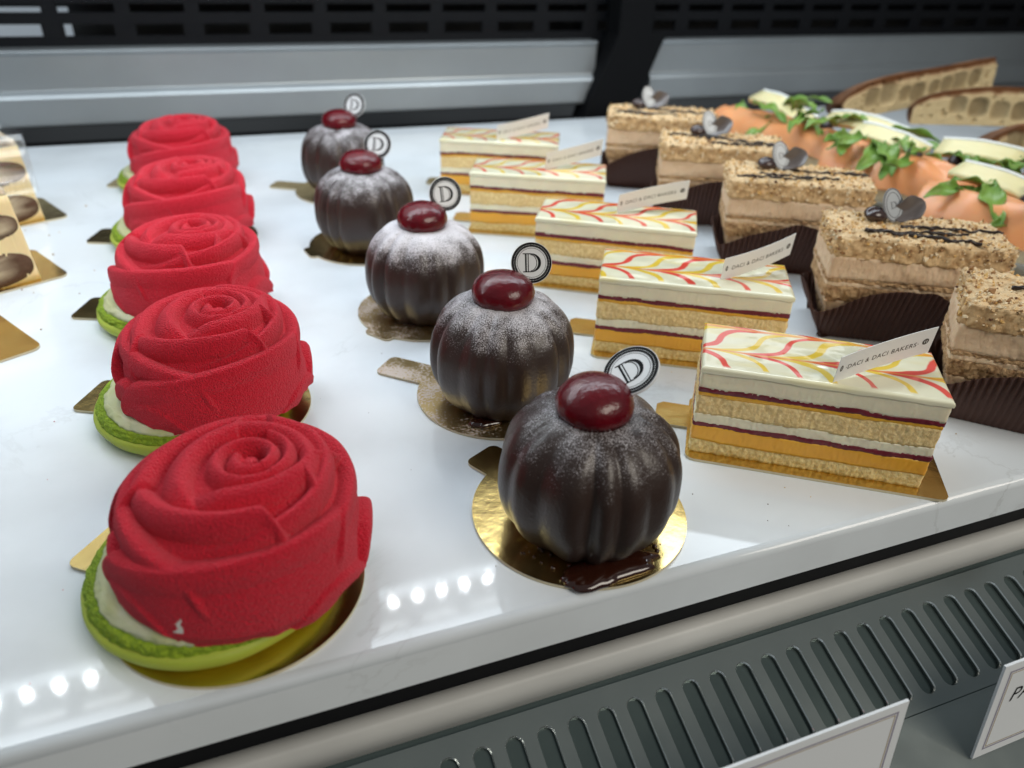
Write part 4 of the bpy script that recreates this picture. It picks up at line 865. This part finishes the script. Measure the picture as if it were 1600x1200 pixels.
def sandwich(i, x, y, z, rz, L, label, lean=0.0):
    rs = np.random.RandomState(700 + i)
    o = root('salmon_sandwich', (x * MM, y * MM, z * MM), rz, label, 'sandwich', 'open salmon sandwiches at the back right')
    Wd = 52
    # bread: half loaf
    rings = []; n = 80; th = np.linspace(0, 2 * math.pi, n, endpoint=False)
    for t in np.linspace(0, 1, 40):
        e = (1 - abs(2 * t - 1) ** 3.5) ** 0.5 if 0 < t < 1 else 0.02
        cs = np.sign(np.cos(th)) * np.abs(np.cos(th)) ** 0.7; sn = np.sign(np.sin(th)) * np.abs(np.sin(th)) ** 0.7
        yy = Wd / 2 * e * cs; zz = 11 + 11 * sn * (0.5 + 0.5 * e); rings.append(np.stack([np.full(n, (t - 0.5) * L), yy, zz], 1))
    V, f = loft(rings); V[:, :] += 0.5 * np.stack([fbm(V[:, 0] / 8, V[:, 1] / 8, V[:, 2] / 8, 2, 5 + i)] * 3, 1); link('bread_base', mesh('bread_base', V, f), m_breadp, o)
    # salmon sheet folded over the front edge
    nx, ny = 90, 40; u = np.linspace(-0.5, 0.5, nx); v = np.linspace(0, 1, ny); Uu, Vv = np.meshgrid(u, v)
    ed = 1 - 0.25 * np.abs(2 * Uu) ** 3
    Y = -Wd / 2 * 1.12 * ed + Wd * 0.75 * Vv; drop = np.exp(-(Vv / 0.2) ** 2)
    Z = 25 + 7 * np.sin(Vv * math.pi * 0.9) * ed - 14 * drop + 2.6 * np.sin(Uu * 8 + Vv * 3 + i) * (1 - Vv) + 1.6 * np.abs(np.sin(Uu * 13 + Vv * 6)) + 2.5 * fbm(Uu * 7, Vv * 3, 0, 2, 30 + i)
    Y = Y - 3.5 * np.sin(np.clip(Vv / 0.35, 0, 1) * math.pi) ; X = Uu * L * 0.96
    Vt = np.stack([X, Y, Z], -1).reshape(-1, 3); f = grid_faces(ny, nx, False).tolist()
    s_ = link('salmon_sheet', mesh('salmon_sheet', Vt, f), m_salmon, o); q = s_.modifiers.new('thickness', 'SOLIDIFY'); q.thickness = 0.003
    # leaves
    for k in range(18):
        V, f = leaf_mesh(rs, rs.uniform(28, 50), rs.uniform(3.5, 7)); l_ = link('salad_leaf', mesh('salad_leaf', V, f), m_leaf, o)
        l_.location = ((-L * 0.42 + L * 0.84 * (k + rs.uniform(-.4, .4)) / 17) * MM, rs.uniform(-6, 12) * MM, rs.uniform(32, 39) * MM); l_.rotation_euler = (rs.uniform(-0.7, 0.2), rs.uniform(-0.3, 0.5), rs.uniform(-2.2, 0.6))
        q = l_.modifiers.new('thickness', 'SOLIDIFY'); q.thickness = 0.0004
    for k in range(2):
        V, f = lathe([(0.5, -4.5), (4, -3.5), (5.6, 0), (4, 3.5), (0.5, 4.5)], 20); link('olive', mesh('olive', V, f), m_olive, o, loc=((-10 + 26 * k) * MM, -4 * MM, 33 * MM), rot=(1.2, 0.3, k))
    # cheese slices overlapping along the back
    for k in range(2):
        x0 = -L * 0.22 + k * L * 0.40; Lc, Wc = L * 0.36, 15.0
        P_, Q_ = rrect(Lc, Wc, 2.0, 160)
        def bend(V):
            V = V.copy(); V[:, 0] += 2.0 * np.sin(V[:, 1] / 6 + k); V[:, 2] += -0.004 * V[:, 0] ** 2 + 0.8 * fbm(V[:, 0] / 9, V[:, 1] / 9, 0, 2, 40 + k + i); return V
        def plate(sc_, z0, z1, oy=0.0):
            rg = [np.c_[P_ * q + Q_ * (0.4 * fbm(P_[:, 0] / 4, P_[:, 1] / 4, 0, 2, 9 + k))[:, None] * q + np.array([0, oy]), np.full(160, z)] for q, z in ((0.02, z0), (0.35, z0), (0.7, z0), (1, z0), (1.0, z1), (0.7, z1), (0.35, z1), (0.02, z1))]
            return loft(rg)
        V, f = plate(1, 0, 4.2); c = link('cheese_slice', mesh('cheese_slice', bend(V), f), m_brie, o); c.location = (x0 * MM, (10 + 2 * math.sin(k * 2)) * MM, (37 + 1.2 * (k % 2)) * MM); c.rotation_euler = (math.radians(26 + 5 * k), math.radians(7 - 8 * k), math.radians(7 * k - 8))
        t = np.linspace(-Lc / 2, Lc / 2, 40); V, f = tube(bend(np.stack([t, np.full(40, Wc / 2 - 0.4), np.full(40, 3.6)], 1)), 1.5, 8); link('cheese_rind', mesh('cheese_rind', V, f), m_rind, c)
    return o
sandwich(0, 450, 500, 14, math.radians(-79), 190, 'backmost salmon sandwich with white edged cheese, beside the rear coffee slices')
sandwich(1, 456, 388, 16, math.radians(-58), 140, 'middle salmon sandwich with cheese and green leaves')
sandwich(2, 448, 292, 14, math.radians(-60), 140, 'front salmon sandwich at the right edge with upright rocket leaves')
def holey_bread(i, p0, p1, label, thick=22, hgt=29, seed=1):
    """toasted loaf half: its cut face has rows of deep round holes"""
    p0 = np.array(p0, float); p1 = np.array(p1, float); L = np.linalg.norm(p1 - p0)
    o = root('toasted_bread', tuple(p0 * MM), 0, label, 'bread', 'dark crusted bread halves at the back right')
    dx, dy, dz = (p1 - p0) / L
    o.rotation_euler = (0, -math.asin(dz), math.atan2(dy, dx))
    nx, nz = 260, 60; u = np.linspace(0, L, nx); v = np.linspace(0, 1, nz); Uu, Vv = np.meshgrid(u, v)
    arch = hgt * (0.45 + 0.55 * np.sqrt(np.clip(1 - (1 - np.clip(Uu / (L * 0.35), 0, 1)) ** 2, 0, 1)))
    Z = Vv * arch; rs = np.random.RandomState(seed); D = 0.4 * fbm(Uu / 5, Z / 5, 0, 3, seed); H = np.zeros_like(Uu)
    x = L * 0.18; k = 0
    while x < L - 8:
        a = rs.uniform(5, 7.5); cz = hgt * rs.uniform(0.36, 0.55); q = np.clip(1 - np.abs((Uu - x) / (a * 1.2)) ** 3 - np.abs((Z - cz) / (a * 1.3)) ** 3, 0, 1); H = np.maximum(H, 5 * np.sqrt(q) * rs.uniform(0.7, 1.1)); x += 2.35 * a + rs.uniform(0.8, 2.5); k += 1
    for k in range(70):
        x = rs.uniform(5, L - 3); zc_ = rs.uniform(2, hgt - 3); a = rs.uniform(0.8, 2.2); q = np.clip(1 - ((Uu - x) / a) ** 2 - ((Z - zc_) / a) ** 2, 0, 1); H = np.maximum(H, 2 * np.sqrt(q))
    Y = D + H; edge = sst(0.74, 0.92, Vv + 0.05 * fbm(Uu / 6, 0 * Uu, 0, 2, seed + 6)) ; Y = Y + 3 * edge ** 2
    C = np.array((0.60, 0.46, 0.25)) * (1 - edge[..., None]) + edge[..., None] * np.array((0.17, 0.065, 0.02)); hq = np.clip(H / 4.0, 0, 1)[..., None]; C = C * (1 - 0.45 * hq)  # holes darken with depth: their shade is put into the colour
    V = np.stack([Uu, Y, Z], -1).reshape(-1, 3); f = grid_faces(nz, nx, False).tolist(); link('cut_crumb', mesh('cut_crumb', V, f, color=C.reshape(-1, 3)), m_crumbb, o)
    # crust shell behind and above
    rings = []
    for uu, ar in zip(u[::6], arch[0][::6]):
        th = np.linspace(math.pi / 2, -math.pi / 2 + 0.0, 20); yy = 2.0 + (thick - 2) * np.cos(th); zz = ar * (0.5 + 0.5 * np.sin(th)) ; zz = ar * (0.5 + 0.52 * np.sin(th))
        yy = np.r_[yy, 10, 10]; zz = np.r_[zz, 0.12 * ar, 0.88 * ar]
        rings.append(np.stack([np.full(22, uu), yy, zz], 1))
    V, f = loft(rings, True, True, True); V += (0.5 * fbm(V[:, 0] / 9, V[:, 1] / 9, V[:, 2] / 9, 3, seed + 3))[:, None]; link('crust', mesh('crust', V, f), m_crustb, o)
    return o
holey_bread(0, (505, 528, 40), (665, 525, 58), 'dark crusted bread half with big holes, highest at the back right', seed=3)
holey_bread(1, (550, 498, 42), (700, 392, 54), 'second bread half with big holes, just below the highest one', seed=5)
holey_bread(2, (520, 398, 34), (650, 380, 40), 'lowest dark bread half, cut off by the right edge', seed=8)

# ------------------------------------------------------------------ price cards in front of the grille
m_card = mat('white_price_card', (0.74, 0.77, 0.80), 0.45); m_lnp = mat('purple_grey_line', (0.30, 0.28, 0.36), 0.5); m_lng = mat('bronze_line', (0.42, 0.32, 0.18), 0.5)
def price_card(x0, x1, zt, zb, y, label, text=None):
    o = root('price_card', (x0 * MM, y * MM, zb * MM), 0, label, 'sign', 'white price cards at the bottom right')
    o.rotation_euler = (math.radians(-6), 0, 0); w = x1 - x0; h = zt - zb
    V, f = box(0, w, 0, 0.9, 0, h); link('card_face', mesh('card_face', V, f), m_card, o, smooth=False)
    def frame(ins, t, yy):
        P = []
        for a, b, c, d in ((ins, w - ins, ins, ins + t), (ins, w - ins, h - ins - t, h - ins), (ins, ins + t, ins + t, h - ins - t), (w - ins - t, w - ins, ins + t, h - ins - t)):
            P.append((np.array([(a, yy, c), (b, yy, c), (b, yy, d), (a, yy, d)]), [[0, 1, 2, 3]]))
        return merge(P)
    link('border_line', mesh('border_line', *frame(3.2, 0.7, -0.05)), m_lnp, o, smooth=False)
    link('border_line', mesh('border_line', *frame(4.3, 0.35, -0.05)), m_lng, o, smooth=False)
    if text:
        tv, tf = text_mesh(text, 8.5, 1.0, 0.25, bold=0.03); V = np.stack([tv[:, 0] + 7.5, np.full(len(tv), -0.08), tv[:, 1] + h - 18.5], 1); link('card_lettering', mesh('card_lettering', V, tf), m_ink, o, smooth=False)
price_card(92, 173, -21.5, -66, 90, 'white price card with a thin double border, left of the two')
price_card(214, 305, -23, -66, 90, 'white price card lettered PA at the right edge, cut off by the frame', 'PA')

# ------------------------------------------------------------------ stray crumbs on the stone
rs = np.random.RandomState(11); parts = []; cols = []
for (cx, cy, sp_, n_, c_, sz) in ((-100, 545, 30, 16, (0.45, 0.30, 0.15), 0.7), (-100, 440, 25, 10, (0.3, 0.18, 0.08), 0.6), (-15, 160, 45, 12, (0.5, 0.02, 0.03), 0.28), (-20, 270, 50, 10, (0.5, 0.02, 0.03), 0.3),
                                  (200, 190, 60, 26, (0.7, 0.52, 0.26), 0.35), (290, 300, 50, 26, (0.55, 0.36, 0.16), 0.5), (105, 190, 60, 18, (0.08, 0.04, 0.03), 0.28), (100, 290, 60, 16, (0.7, 0.68, 0.66), 0.28)):
    for k in range(n_):
        x, y = cx + rs.normal() * sp_, cy + rs.normal() * sp_
        if y < 151: continue
        v, f = chunk(rs, sz * rs.uniform(0.5, 1.3)); parts.append((v + np.array([x, y, sz * 0.4]), f)); cols += [np.array(c_) * rs.uniform(0.7, 1.2)] * 6
V, f = merge(parts); o = link('cake_crumbs', mesh('cake_crumbs', V, f, color=np.array(cols)), m_crumb, smooth=False); tag(o, 'tiny stray crumbs scattered on the pale stone shelf between the cakes', 'crumbs', kind='stuff')
